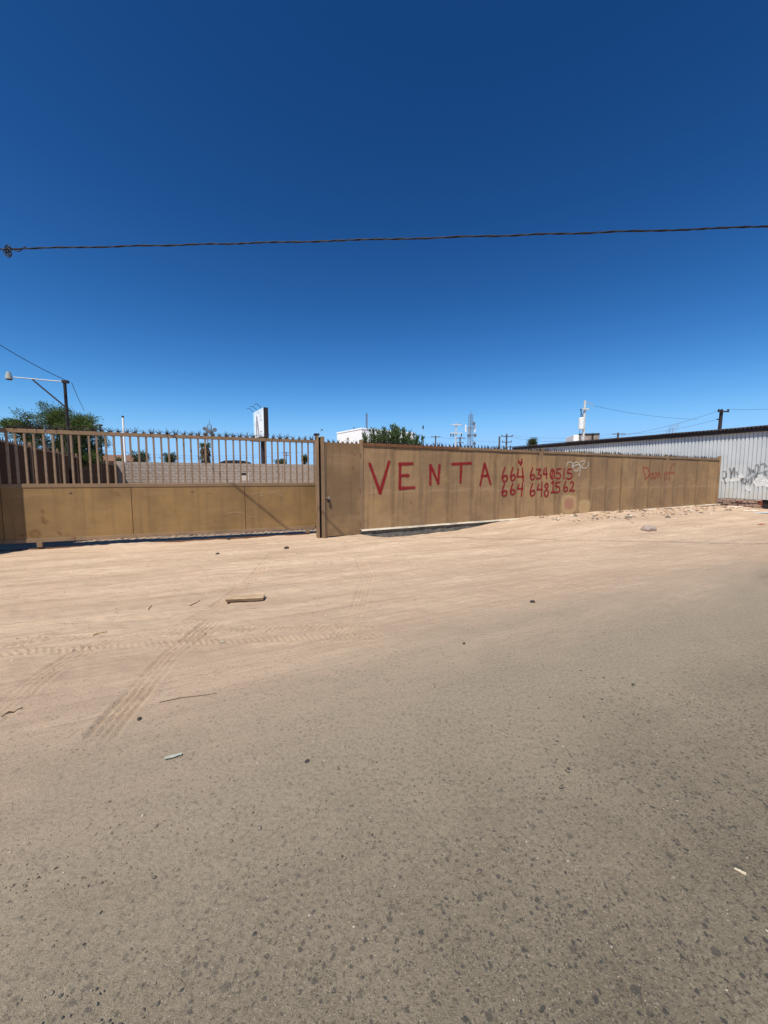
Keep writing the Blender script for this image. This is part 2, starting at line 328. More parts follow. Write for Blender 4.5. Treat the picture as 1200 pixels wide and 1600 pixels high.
def tracks(X, Y):
    z = np.zeros(X.shape)
    for pts, kind, hw, amp in ((trA, 'rib', .105, 1), (trB, 'rib', .095, .75), (trC, 'lug', .20, 1), (trD, 'rib', .10, .8), (trE, 'lug', .1, .6), (trF, 'rib', .11, .55), (trG, 'rib', .10, .6), (trH, 'rib', .10, .45), (trI, 'lug', .13, .5)):
        m = (X > min(p.x for p in pts) - .6) & (X < max(p.x for p in pts) + .6) & (Y > min(p.y for p in pts) - .6) & (Y < max(p.y for p in pts) + .6)
        if not m.any(): continue
        x = X[m]; y = Y[m]; dd, sd, al, L = track_coords(x, y, pts)
        patch = .4 + .75 * sstep(-.4, .3, fbm(x / .35, y / .35, 3, 55)); wgt = sstep(hw + .012, hw - .012, np.abs(sd)) * sstep(0, .35, al) * sstep(L, L - .35, al) * patch * amp
        if kind == 'rib':
            q = -.011 + .0125 * np.cos(2 * math.pi * sd / .052)
        else:
            edge = np.abs(np.abs(sd) - hw * .66) < hw * .30
            q = -.004 + np.where(edge, .015 * np.clip(np.cos(2 * math.pi * (al - np.abs(sd) * .6) / .062) + .25, -.3, 1), .003 * np.cos(2 * math.pi * al / .04) * np.cos(2 * math.pi * sd / .05))
        lip = .006 * np.exp(-((np.abs(sd) - hw - .02) / .018) ** 2) * sstep(0, .35, al) * sstep(L, L - .35, al) * patch * amp
        z[m] += q * wgt + lip
    return z
def axis(segs, far0, far1):
    a = []
    for lo, hi, st in segs: a += list(np.arange(lo, hi, st))
    a.append(segs[-1][1]); s = .05; x = a[-1]
    while x < far1: s *= 1.35; x += s; a.append(x)
    s = .05; x = a[0]; pre = []
    while x > far0: s *= 1.35; x -= s; pre.append(x)
    return np.array(pre[::-1] + a)
def grid_object(name, X, Y, Z, mat):
    ny, nx = X.shape; me = bpy.data.meshes.new(name); co = np.stack([X, Y, Z], -1).reshape(-1, 3).astype(np.float32)
    i = np.arange(nx * ny).reshape(ny, nx); q = np.stack([i[:-1, :-1], i[:-1, 1:], i[1:, 1:], i[1:, :-1]], -1).reshape(-1, 4).astype(np.int32)
    me.vertices.add(len(co)); me.vertices.foreach_set('co', co.ravel()); me.loops.add(q.size); me.loops.foreach_set('vertex_index', q.ravel())
    me.polygons.add(len(q)); me.polygons.foreach_set('loop_start', np.arange(0, q.size, 4, dtype=np.int32))
    me.polygons.foreach_set('use_smooth', np.ones(len(q), bool)); me.update(calc_edges=True); me.validate()
    return link(name, me, mat)
ax = axis([(-9.5, -3.6, .035), (-3.6, .6, .016), (.6, 14, .035)], -1600, 1600)
ay = axis([(1.2, 2.0, .05), (2.0, 4.4, .015), (4.4, 13, .03), (13, 22, .12)], -300, 2500)
X, Y = np.meshgrid(ax, ay)
Z = terrain(X, Y) + tracks(X, Y)
gd = tag(grid_object('ground', X, Y, Z, M['ground']), kind='structure')
# worn asphalt lane: a thin sheet whose ragged edge dives under the sand
au = axis([(-4.5, 11, .035)], -220, 260); av = np.arange(-9.0, 1.6, .035)
U_, V_ = np.meshgrid(au, av)
X = RP.x + U_ * RU.x + V_ * RN.x; Y = RP.y + U_ * RU.y + V_ * RN.y
prof = .006 - .05 * sstep(-1.5, -.5, V_ + .9 * fbm(U_ / 1.8, V_ / .9, 4, 41) + .25 * fbm(U_ / .3, V_ / .3, 3, 47))
Z = terrain(X, Y) + tracks(X, Y) + prof
tag(grid_object('road', X, Y, Z, M['road']), kind='structure')
def gz(x, y): return float((terrain(np.array([[x]]), np.array([[y]])) + tracks(np.array([[x]]), np.array([[y]])))[0, 0])

# ------------------------------------------------------------------ spray-paint strokes
def spray(name, col, edge=.5, dens=1.0, patchy=0.0):
    t = NT(name); uv = t.n('UVMap'); sp = t.n('SeparateXYZ'); t.l(uv.outputs[0], sp.inputs[0])
    g = t.geo(); r = t.mth('MULTIPLY', t.mth('ABSOLUTE', t.mth('SUBTRACT', sp.outputs[1], .5)), 2.)
    r = t.mth('ADD', r, t.mth('MULTIPLY', t.mth('SUBTRACT', t.noise(g, 30, 3), .5), .22))
    core = t.ramp(r, edge, edge + .16, .96 * dens, 0); halo = t.mth('MULTIPLY', t.ramp(r, edge, .98, .34 * dens, 0), t.ramp(t.noise(g, 90, 2), .25, .6, .5, 1))
    a = t.mth('MAXIMUM', core, halo)
    if patchy > 0: a = t.mth('MULTIPLY', a, t.ramp(t.noise(g, 9, 4, .7), .35, .62, 1 - patchy, 1))
    c = t.mix(t.ramp(t.noise(g, 14, 3), .3, .7), tuple(q * .75 for q in col), col)
    return t.fin(c, .6, 0, None, .3, a)
def catmull(pts, n=5):
    if len(pts) < 3: return [Vector(pts[0]).lerp(Vector(pts[-1]), i / n) for i in range(n + 1)]
    P = [Vector(p) for p in pts]; P = [P[0] * 2 - P[1]] + P + [P[-1] * 2 - P[-2]]; o = []
    for i in range(1, len(P) - 2):
        for k in range(n):
            u = k / n; o.append(.5 * ((2 * P[i]) + (P[i + 1] - P[i - 1]) * u + (2 * P[i - 1] - 5 * P[i] + 4 * P[i + 1] - P[i + 2]) * u * u + (3 * P[i] - P[i - 1] - 3 * P[i + 1] + P[i + 2]) * u ** 3))
    o.append(P[-2]); return o
def strokes(name, frame, strs, width, mat, parent, off, org, smooth=True, plane=0.0):
    """strs: polylines on the painted plane, given as sight points of the photograph; width in metres (with halo)"""
    V = []; F = []; UV = []; y = off
    def P(t, z, yy): return (t - org[0], yy, z - org[1])
    for st in strs:
        q = [Vector(frame.pix(px, py, plane)) for px, py in st]; q = catmull(q, 5) if smooth else catmull_lin(q)
        k = len(V); n = len(q); h = width / 2
        for i, p in enumerate(q):
            d = (q[min(i + 1, n - 1)] - q[max(i - 1, 0)]).normalized(); nn = Vector((-d.y, d.x)); hh = h * (1 + .10 * math.sin(i * 1.7 + len(V)))
            for s_, v in ((-1, 0), (0, .5), (1, 1)): V.append(P(*(p + nn * hh * s_), y)); UV.append((i, v))
            y -= .00007
        for i in range(n - 1):
            a = k + 3 * i; F += [(a, a + 1, a + 4, a + 3), (a + 1, a + 2, a + 5, a + 4)]
        for e, (p, d) in enumerate(((q[0], (q[0] - q[1]).normalized()), (q[-1], (q[-1] - q[-2]).normalized()))):
            nn = Vector((-d.y, d.x)); c = len(V); V.append(P(*p, y)); UV.append((0, .5))
            for j in range(7):
                a = math.pi * j / 6 - math.pi / 2; V.append(P(*(p + (d * math.cos(a) + nn * math.sin(a)) * h), y)); UV.append((0, 0))
            F += [(c, c + 1 + j, c + 2 + j) for j in range(6)]; y -= .00008
    me = bpy.data.meshes.new(name); me.from_pydata(V, [], F); ul = me.uv_layers.new(name='UVMap')
    for lp in me.loops: ul.data[lp.index].uv = UV[lp.vertex_index]
    me.update(); o = link(name, me, mat, parent); o.location = (org[0], 0, org[1]); return o
def catmull_lin(q):
    o = []
    for a, b in zip(q[:-1], q[1:]): o += [a.lerp(b, k / 3) for k in range(3)]
    o.append(q[-1]); return o
def zs(ox, oy, s, *lists): return [[(ox + a / s, oy + b / s) for a, b in l] for l in lists]
RED = spray('red_spray', (.27, .010, .014), .44, 1.0, .18)
PALE_RED = spray('faded_red_spray', (.42, .06, .035), .40, .75, .7)
WHITE = spray('white_spray', (.72, .66, .56), .35, .7, .3)
GREY = spray('grey_spray', (.17, .17, .17), .36, .75, .5)
SCUFF = spray('scuff', (.50, .41, .30), .2, .38, .8)
WHITE2 = spray('white_roller', (.85, .86, .84), .55, .95, .35)

# ------------------------------------------------------------------ perimeter wall
wall = tag(empty('sheet_metal_wall', WALL.o, WALL.a), 'long tan sheet metal wall painted with red sale lettering and phone numbers', 'wall')
NP = 20; T0 = .05; T1 = 19.75; PW = (T1 - T0) / NP
def zbot(t): return .155 + .165 * min(1, max(0, t / 20))
ZTOP = 2.57
riv = MB()
for k in range(6): riv.add([(math.cos(a) * .016, -.012 * c, math.sin(a) * .016) for c, a in ((0, k * 1.047), (0, k * 1.047 + 1.047))] + [(0, -.012, 0)], [(0, 1, 2)])
rivme = riv.mesh('rivet'); rivme.materials.append(M['rust'])
for i in range(NP):
    a = T0 + i * PW; b = a + PW + (.03 if i % 2 == 0 else 0); yo = -.006 if i % 2 == 0 else -.001
    m = MB(); n = 10; pts = []
    zl = [zbot(a) - .03] + [zbot(a) + (ZTOP - zbot(a)) * k / 8 for k in range(1, 9)]
    bow = random.uniform(-.0015, .0015)
    for z in zl:
        for k in range(n + 1):
            u = k / n; pts.append((a + (b - a) * u - a, yo + bow * math.sin(math.pi * u) * math.sin(math.pi * (z - zl[0]) / 2.5) + random.uniform(-.0003, .0003), z))
    fs = [(r * (n + 1) + k, r * (n + 1) + k + 1, (r + 1) * (n + 1) + k + 1, (r + 1) * (n + 1) + k) for r in range(8) for k in range(n)]
    o = link('panel', sheet_mesh(pts, fs, n, 8, .003), M['sheet'], wall); o.location = (a, 0, 0)
    for z in (.55, 1.15, 1.75, 2.3):
        if random.random() < .75: put(link('rivet', rivme, None, wall), (a + .02, -.012, z + random.uniform(-.12, .12)))
for i in range(1, NP):                      # narrow cover battens at some seams
    if i in (1, 3, 6, 8, 10, 12, 14, 15, 17, 18):
        t_ = T0 + i * PW; MB().box(-.022, .022, -.0095, -.004, zbot(t_), ZTOP - .01).build('seam_strip', M['sheet'], wall).location = (t_, 0, 0)
post_t = [WALL.pix(565, 750)[0], WALL.pix(846, 740)[0], WALL.pix(1040, 740)[0]]
for t_ in post_t: MB().box(-.05, .05, -.022 if t_ < 1 else -.0098, .06, -.05, ZTOP + .12, .003).build('post', M['steel'], wall).location = (t_, 0, 0)
MB().box(-.06, .06, -.03, .08, -.05, ZTOP + .18, .006).build('post', M['steel'], wall).location = (T1 + .12, 0, 0)
# top rail in rusty lengths
for k, (a, b) in enumerate(((.06, 3.4), (3.42, 7.0), (7.2, 11.2), (11.22, 15.1), (15.3, 19.8))):
    MB().box(a, b, -.028, .03, ZTOP, ZTOP + .035, .004).box(a, b, -.032, -.028, ZTOP - .045, ZTOP + .03).build('top_rail', M['rust'] if k == 0 else M['steel'], wall)
def spike_mesh(kind, seed):
    r = random.Random(seed); m = MB()
    if kind == 'wall':                       # a cut tab of sheet twisted into two or three points
        for k in range(3):
            ang = (k - 1) * .45 + r.uniform(-.15, .15); h = .085 + r.uniform(-.02, .03); lean = r.uniform(-.035, .035); w_ = .018
            c, s_ = math.cos(ang * 1.4), math.sin(ang * 1.4); x0 = (k - 1) * .02
            m.add([(x0 - w_ * c, -w_ * s_, 0), (x0 + w_ * c, w_ * s_, 0), (x0 + math.sin(ang) * h * .6, lean, h), (x0 + .004, .006, 0)], [(0, 1, 2), (1, 3, 2), (3, 0, 2)])
    else:                                    # fan of pointed rods
        for k in range(8):
            ang = -1.15 + 2.3 * k / 7 + r.uniform(-.12, .12); L = r.uniform(.09, .15); lean = r.uniform(-.07, .07)
            e = Vector((math.sin(ang) * L, lean, math.cos(ang) * L + .01)); b0 = Vector((math.sin(ang) * .012, 0, 0)); m.tube([b0, b0.lerp(e, .5), e], [.0075, .006, .0015], 5)
        m.box(-.045, .045, -.01, .01, -.004, .012)
    me = m.mesh('spike'); me.materials.append(M['spike']); return me
WS = [spike_mesh('wall', k) for k in range(6)]; GS = [spike_mesh('gate', 40 + k) for k in range(6)]
t_ = .14
while t_ < T1:
    o = link('spike', random.choice(WS), None, wall); put(o, (t_, 0, ZTOP + .033), (random.uniform(-.15, .15), 0, random.uniform(-.5, .5)), [random.uniform(1.05, 1.4)] * 3); t_ += .142 + random.uniform(-.01, .01)
# whitewashed concrete footing under the sheets
foot = MB(); n = 80
for i in range(n + 1):
    t_ = -.02 + (T1 + .2) * i / n; zb = zbot(max(t_, 0)); j = random.uniform(-.012, .012); cr_ = random.uniform(0, .03)
    foot.v += [(t_, -.15 + j, zb - .03 - cr_ * .3), (t_, -.12 + j, zb - .004), (t_, .1, zb + .002), (t_, .1, -.3), (t_, -.13 + j - cr_, -.3), (t_, -.115 + j + cr_, zb - .10), ]
for i in range(n):
    for k in range(6): a = i * 6 + k; b = i * 6 + (k + 1) % 6; foot.f.append((a, b, b + 6, a + 6))
foot.f += [tuple(range(6)), tuple(n * 6 + k for k in range(6))]
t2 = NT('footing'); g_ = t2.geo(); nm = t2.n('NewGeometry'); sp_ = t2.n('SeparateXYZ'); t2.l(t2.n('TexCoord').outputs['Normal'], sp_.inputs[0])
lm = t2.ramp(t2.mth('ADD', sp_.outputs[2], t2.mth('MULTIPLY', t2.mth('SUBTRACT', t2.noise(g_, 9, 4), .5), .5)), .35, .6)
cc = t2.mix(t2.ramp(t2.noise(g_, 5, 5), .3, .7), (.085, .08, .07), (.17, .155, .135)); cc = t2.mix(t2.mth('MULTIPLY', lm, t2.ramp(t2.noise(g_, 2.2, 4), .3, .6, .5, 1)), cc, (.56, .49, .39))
M['footing'] = t2.fin(cc, .95, 0, t2.bump(t2.noise(g_, 18, 6, .7), .9, .04), .2)
foot.build('footing', M['footing'], wall)
# painted writing
Zv = lambda *l: zs(480, 620, 4, *l)
VENTA = [Zv([(390, 420), (455, 600)], [(455, 600), (510, 408)]),
         Zv([(580, 420), (578, 572)], [(575, 420), (655, 417)], [(582, 492), (632, 491)], [(578, 572), (668, 567)]),
         Zv([(768, 548), (770, 428)], [(770, 428), (818, 540)], [(818, 540), (826, 428)]),
         Zv([(905, 420), (1022, 415)], [(962, 420), (957, 535)]),
         Zv([(1080, 552), (1108, 418)], [(1108, 418), (1145, 546)], [(1090, 496), (1130, 493)])]
for gl, wd in zip(VENTA, (.165, .155, .15, .15, .145)):
    c = WALL.pix(*gl[0][0]); strokes('letter', WALL, gl, wd, RED, wall, -.0105, c, False)
Zd = lambda *l: zs(780, 690, 8, *l)
six = lambda x, y, w_=1., h=1.: [(x + 32 * w_, y), (x + 8 * w_, y + 75 * h), (x + 2 * w_, y + 130 * h), (x + 24 * w_, y + 162 * h), (x + 54 * w_, y + 142 * h), (x + 58 * w_, y + 105 * h), (x + 34 * w_, y + 90 * h), (x + 6 * w_, y + 118 * h)]
DIG = [Zd(six(34, 325, 1.1, 1.08)), Zd(six(140, 325, .95)),
       Zd([(236, 340), (226, 440)], [(226, 440), (302, 440)], [(288, 335), (298, 495)]),
       Zd([(238, 232), (240, 262)], [(240, 262), (282, 260)], [(280, 222), (278, 272)], [(262, 286), (270, 294)]),
       Zd(six(386, 332, .9, .9)), Zd([(466, 348), (516, 350), (488, 396), (522, 424), (508, 458), (464, 460)]),
       Zd([(560, 340), (552, 405)], [(552, 405), (598, 405)], [(585, 325), (588, 458)]),
       Zd([(660, 342), (640, 380), (640, 440), (662, 464), (686, 430), (684, 370), (662, 344)], [(668, 375), (656, 436)]),
       Zd([(770, 340), (722, 345)], [(722, 345), (716, 395)], [(716, 395), (752, 398), (764, 430), (744, 462), (708, 455)]),
       Zd([(808, 342), (806, 464)]),
       Zd([(908, 342), (858, 348)], [(858, 348), (852, 396)], [(852, 396), (895, 398), (908, 432), (884, 466), (838, 460)]),
       Zd(six(32, 528, 1.0, .94)), Zd(six(138, 524, .95, .84)), Zd([(245, 535), (230, 590)], [(230, 590), (292, 590)], [(288, 522), (277, 682)]),
       Zd(six(384, 524, .95, .96)), Zd([(495, 530), (474, 597)], [(474, 597), (534, 601)], [(531, 505), (525, 686)]),
       Zd([(592, 520), (570, 548), (588, 588), (610, 630), (596, 682), (568, 672), (566, 630), (592, 590), (608, 552), (592, 520)]),
       Zd([(652, 515), (676, 495)], [(676, 495), (668, 632)], [(648, 636), (688, 630)]),
       Zd([(757, 508), (710, 514)], [(710, 514), (704, 560)], [(704, 560), (744, 568), (754, 606), (728, 636), (692, 630)]),
       Zd(six(804, 500, .8, .76)), Zd([(884, 522), (904, 500), (924, 524), (912, 568), (880, 615)], [(880, 615), (940, 613)])]
for gl in DIG:
    c = WALL.pix(*gl[0][0]); strokes('digit', WALL, gl, .115, RED, wall, -.0105, c)
tagw = Zd([(838, 312), (850, 268), (888, 254), (916, 284), (902, 330)], [(915, 312), (935, 264), (985, 264), (1003, 308), (968, 366), (928, 352), (924, 312), (975, 288), (1014, 312), (990, 430)], [(1012, 252), (1068, 240), (1028, 318), (1078, 332), (1110, 292), (1100, 250)])
strokes('graffiti_tag', WALL, tagw, .085, WHITE, wall, -.0145, WALL.pix(900, 725))
Zr = lambda *l: zs(960, 600, 5, *l)
dam = Zr([(225, 655), (242, 745)], [(225, 648), (262, 664), (272, 705), (242, 745)], [(296, 695), (276, 715), (284, 740), (300, 728), (300, 695), (306, 738)], [(318, 738), (324, 685), (336, 728), (346, 685), (358, 738)], [(392, 750), (390, 700), (402, 690), (408, 740)], [(466, 616), (440, 650), (428, 700), (426, 752)], [(412, 694), (464, 690)])
strokes('graffiti_tag', WALL, dam, .13, PALE_RED, wall, -.0105, WALL.pix(1030, 740))
strokes('graffiti_tag', WALL, Zr([(768, 720), (782, 750), (770, 790), (785, 830)], [(795, 735), (788, 780), (775, 832)]), .12, SCUFF, wall, -.0105, WALL.pix(1115, 755))
def blotch(name, col, rim, px0, px1, py0, py1, parent, frame, off, shape=3.6):
    t = NT(name + '_paint'); uv = t.n('UVMap'); m_ = t.n('Mapping'); t.l(uv.outputs[0], m_.inputs[0]); m_.inputs['Location'].default_value = (-.5, -.5, 0)
    sp = t.n('SeparateXYZ'); t.l(m_.outputs[0], sp.inputs[0]); g = t.geo()
    q = [t.mth('POWER', t.mth('MULTIPLY', t.mth('ABSOLUTE', sp.outputs[i]), 2.), shape) for i in (0, 1)]
    r = t.mth('POWER', t.mth('ADD', q[0], q[1]), 1 / shape); r = t.mth('ADD', r, t.mth('MULTIPLY', t.mth('SUBTRACT', t.noise(g, 7, 4), .5), .35))
    a = t.ramp(r, .55, 1.0, .85, 0); c = t.mix(t.ramp(r, .25, .7), col, rim)
    mat = t.fin(c, .7, 0, None, .3, a)
    t0, z1 = frame.pix(px0, py0); t1, z0 = frame.pix(px1, py1); me = bpy.data.meshes.new(name)
    me.from_pydata([(t0, off, z0), (t1, off, z0), (t1, off, z1), (t0, off, z1)], [], [(0, 1, 2, 3)]); ul = me.uv_layers.new()
    for i, u in enumerate(((0, 0), (1, 0), (1, 1), (0, 1))): ul.data[i].uv = u
    return link(name, me, mat, parent)
blotch('paint_patch', (.40, .20, .125), (.52, .36, .18), 873, 904, 768, 806, wall, WALL, -.0098)
blotch('paint_patch', (.48, .31, .15), (.50, .35, .18), 901, 924, 778, 804, wall, WALL, -.0101)

# ------------------------------------------------------------------ walk-in door between gate post and wall
door = tag(empty('door', WALL.o, WALL.a), 'narrow tan sheet metal door with a padlock beside the sliding gate', 'door')
d0, _ = WALL.pix(508, 760); d1, _ = WALL.pix(563.5, 760)
m = MB(); m.box(d0 + .03, d1 - .012, -.012, .0, .02, ZTOP + .01, .003); m.build('leaf', M['sheet'], door)
MB().box(d0, d0 + .028, -.03, .02, .0, ZTOP + .02, .004).build('stile', M['steel'], door)
hz_ = MB().tube([(0, 0, -.06), (0, 0, .06)], .014, 8); hme = hz_.mesh('hinge'); hme.materials.append(M['rust'])
for z in (.3, 1.25, 2.25): put(link('hinge', hme, None, door), (d1 - .014, -.018, z))
_, zl = WALL.pix(510, 780)
MB().box(d0 - .03, d0 + .10, -.045, -.028, zl + .03, zl + .06, .003).build('hasp', M['steel'], door)
pl_ = MB(); pl_.box(d0 + .045, d0 + .115, -.085, -.05, zl - .09, zl, .008); pl_.build('padlock', M['dark'], door)
MB().tube([(d0 + .06, -.067, zl - .01), (d0 + .06, -.067, zl + .05), (d0 + .08, -.067, zl + .07), (d0 + .10, -.067, zl + .05), (d0 + .10, -.067, zl - .01)], .006, 6).build('shackle', M['galv'], door)
for k in range(7): put(link('spike', random.choice(WS), None, door), (d0 + .12 + k * .135, 0, ZTOP + .008), (0, 0, random.uniform(-.4, .4)))

# ------------------------------------------------------------------ sliding gate
gate = tag(empty('sliding_gate', GATE.o, GATE.a), 'wide tan sliding gate with upright bars above solid sheet panels', 'gate')
GL, GR = -1.6, GATE.pix(496, 760)[0]; ZB, ZM, ZT = .155, 1.44, 2.70
MB().box(GL, GR, -.03, .03, ZT - .085, ZT, .004).build('top_rail', M['steel'], gate)
MB().box(GL, GR, -.034, .03, ZM - .04, ZM + .045, .004).build('middle_rail', M['steel'], gate)
for k, (a, b) in enumerate(((GL, 1.3), (1.305, 4.3), (4.305, GR))): MB().box(a, b, -.034, .03, ZB, ZB + .085, .004).build('bottom_rail', M['steel'], gate)
seams = [GL, .02, GATE.pix(207, 800)[0], GATE.pix(383, 790)[0], GR]
for a, b in zip(seams[:-1], seams[1:]):
    m = MB(); n = 14; rows = 7; pts = []
    for r_ in range(rows + 1):
        for k in range(n + 1):
            u = k / n; v = r_ / rows; pts.append(((b - a - .012) * u, -.0225 - .005 * math.sin(math.pi * v) * math.sin(2.2 * math.pi * u + a) + random.uniform(-.0006, .0006), ZB + .08 + (ZM - ZB - .115) * v))
    fs = [(r_ * (n + 1) + k, r_ * (n + 1) + k + 1, (r_ + 1) * (n + 1) + k + 1, (r_ + 1) * (n + 1) + k) for r_ in range(rows) for k in range(n)]
    o = link('panel', sheet_mesh(pts, fs, n, rows, .003), M['gate_sheet'], gate); o.location = (a + .006, 0, 0)
MB().box(GL, GR, .012, .018, ZB + .05, ZM).build('backing', M['dark'], gate)
bme = MB().box(-.02, .02, -.02, .02, ZM + .04, ZT - .08, .003).mesh('bar'); bme.materials.append(M['bar'])
tb = GATE.pix(26, 710)[0]
k = -9
while tb + k * .1655 < GR - .02:
    o = link('bar', bme, None, gate); put(o, (tb + k * .1655 + random.uniform(-.006, .006), 0, 0), (0, random.uniform(-.004, .004), random.uniform(-.05, .05))); k += 1
t_ = GL + .1
while t_ < GR - .05:
    put(link('spike', random.choice(GS), None, gate), (t_, random.uniform(-.01, .01), ZT + .003), (random.uniform(-.1, .1), 0, random.uniform(-.6, .6)), [random.uniform(.85, 1.15)] * 3); t_ += .172 + random.uniform(-.015, .015)
for px in (63, 481):
    t_ = GATE.pix(px, 850)[0]; br = MB().box(-.05, .05, -.045, .02, .045, ZB + .004, .004).build('wheel_bracket', M['steel'], gate); br.location = (t_, 0, 0)
    wh_ = MB().tube([(0, -.018, .075), (0, .018, .075)], .06, 14).build('wheel', M['rust'], br)
MB().box(GR - .10, GR - .01, -.05, -.032, ZB + .05, ZB + .085, .003).build('stop_plate', M['dark'], gate)
for px, py in ((110, 769), (300, 767)):
    a, z = GATE.pix(px, py); MB().box(-.03, .03, -.034, -.028, -.02, .02, .002).build('welded_tab', M['steel'], gate).location = (a, 0, z)
Zg = lambda *l: zs(260, 600, 4, *l)
for q_ in Zg([(535, 690), (570, 680), (600, 695), (560, 698)], [(640, 700), (660, 675), (690, 690), (720, 700)], [(700, 665), (730, 710)], [(375, 808), (440, 800), (480, 812)], [(515, 826), (575, 830)]): strokes('scratch_mark', GATE, [q_], .05, SCUFF, gate, -.040, GATE.pix(*q_[0]))
# rust blooms on the lower left panel
Zrs = lambda *l: zs(0, 560, 4, *l)
RUST = spray('rust_bloom', (.19, .07, .022), .12, .55, .9)
for q_ in Zrs([(130, 1108), (170, 1100), (240, 1110)], [(190, 1085), (230, 1070), (250, 1095)], [(270, 990), (275, 1025), (295, 1015)], [(265, 945), (270, 960)], [(360, 1080), (400, 1100), (430, 1085)], [(700, 830), (740, 840)]): strokes('rust_stain', GATE, [q_], .13, RUST, gate, -.040, GATE.pix(*q_[0]))

# gate post: an open channel with a dark slot the gate closes into
gp = tag(empty('gate_post', WALL.o, WALL.a), 'tall tan steel channel post with a dark slot at the end of the gate', 'post')
p0, _ = WALL.pix(494.5, 760); p1, _ = WALL.pix(507.2, 760); ZP = 2.74
MB().box(p0 + .02, p0 + .06, -.06, .16, -.1, ZP, .004).build('flange', M['steel'], gp)
MB().box(p0 + .13, p1 - .004, -.055, .10, -.1, ZP - .02, .004).build('flange', M['steel'], gp)
MB().box(p0 + .06, p0 + .13, .06, .09, -.1, ZP - .03).build('web', M['dark'], gp)
MB().box(p0 - .03, p0 + .10, -.02, .10, ZP + .002, ZP + .06, .006).build('cap', M['dark'], gp)

# gate track: low rail and worn concrete strip on the ground
tr = tag(empty('gate_track', GATE.o, GATE.a), 'low steel track rail on the sand under the sliding gate', 'track')
MB().box(GL, GR - .02, -.012, .012, -.05, .018, .003).build('rail', M['rust'], tr)

# ------------------------------------------------------------------ neighbour's building just left of the picture (its shade lies on the gate)
nb = tag(empty('neighbour_building', (-8.45, 7.60, 0), GATE.a), 'plain tan rendered building corner at the left end of the gate', 'building')
MB().box(-6, 0, 0, 1.0, -.2, 3.95, .01).build('wall', simple('render', (.20, .14, .09), .9), nb)
MB().box(-6.05, .0, .02, 1.02, 3.95, 4.02, .01).build('coping', M['concrete'], nb)

# ------------------------------------------------------------------ side fence inside the lot, in shade
FS = Vector((-9.5, 9.25, 0)); fdir = Vector((-.535, 1, 0)).normalized(); FANG = math.atan2(fdir.y, fdir.x); FLEN = 23.0; FH = 2.6
fen = tag(empty('side_fence', FS, FANG), 'shaded brown sheet metal fence running back inside the lot behind the gate', 'fence')
i = 0; t_ = 0
while t_ < FLEN:
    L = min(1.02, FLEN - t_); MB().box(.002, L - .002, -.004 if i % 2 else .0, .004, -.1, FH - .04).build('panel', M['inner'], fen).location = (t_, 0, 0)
    if i % 3 == 0: MB().box(-.04, .04, -.07, -.006, -.1, FH + .12, .005).build('post', M['steel'], fen).location = (t_, 0, 0)
    for k in range(6): put(link('spike', random.choice(WS), None, fen), (t_ + .1 + k * .165, 0, FH - .002), (0, 0, random.uniform(-.5, .5)))
    t_ += 1.02; i += 1
MB().box(0, FLEN, -.03, .03, FH - .055, FH - .005).build('top_rail', M['steel'], fen)

# ------------------------------------------------------------------ block wall at the back of the lot
BC = FS + fdir * FLEN; bw = tag(empty('block_wall', BC, GATE.a), 'grey concrete block wall across the back of the lot seen between the bars', 'wall')
BH = 2.90; bh, bl = .225, .45
M['block'] = simple('grey_block', (.33, .275, .232), .95, 0, .22, 4, .5); M['mortar'] = simple('mortar', (.26, .225, .195), .95, 0, .2, 8, .4)
MB().box(0, 34, .012, .19, -.2, BH - .01).build('core', M['mortar'], bw)
blk = MB().box(0, bl - .022, 0, .02, 0, bh - .022, .004).mesh('block'); blk.materials.append(M['block'])
r_ = 0
while r_ < 8:
    z = BH - (r_ + 1) * bh; x = -.2 if r_ % 2 else 0.02
    while x < 15.4:
        put(link('block', blk, None, bw), (x, random.uniform(-.006, .004), z)); x += bl
    r_ += 1
    if r_ * 35 > 285: break
pm = MB().box(-.2, .2, -.14, .0, -.2, BH + .02, .01).mesh('pilaster'); pm.materials.append(M['block'])
for x in (.15, 18.0): put(link('pilaster', pm, None, bw), (x, -.012, 0))
mk = MB().box(-.25, .25, -.014, -.009, 0, .22).build('painted_mark', M['dark'], bw)
BW = Frame(BC.x, BC.y, GATE.a); a, z = BW.pix(382, 741); mk.location = (a, 0, z - .1)
MB().box(-.35, .35, -.012, -.008, -.45, .25).build('patched_render', simple('pale_render', (.5, .45, .4), .95), bw).location = (a, 0, z - .1)
strokes('graffiti_tag', BW, [[(432, 728), (436, 732), (432, 737), (437, 742), (433, 748)], [(441, 728), (441, 748)]], .12, spray('dull_red', (.3, .12, .09), .4, .6, .5), bw, -.02, BW.pix(436, 735))

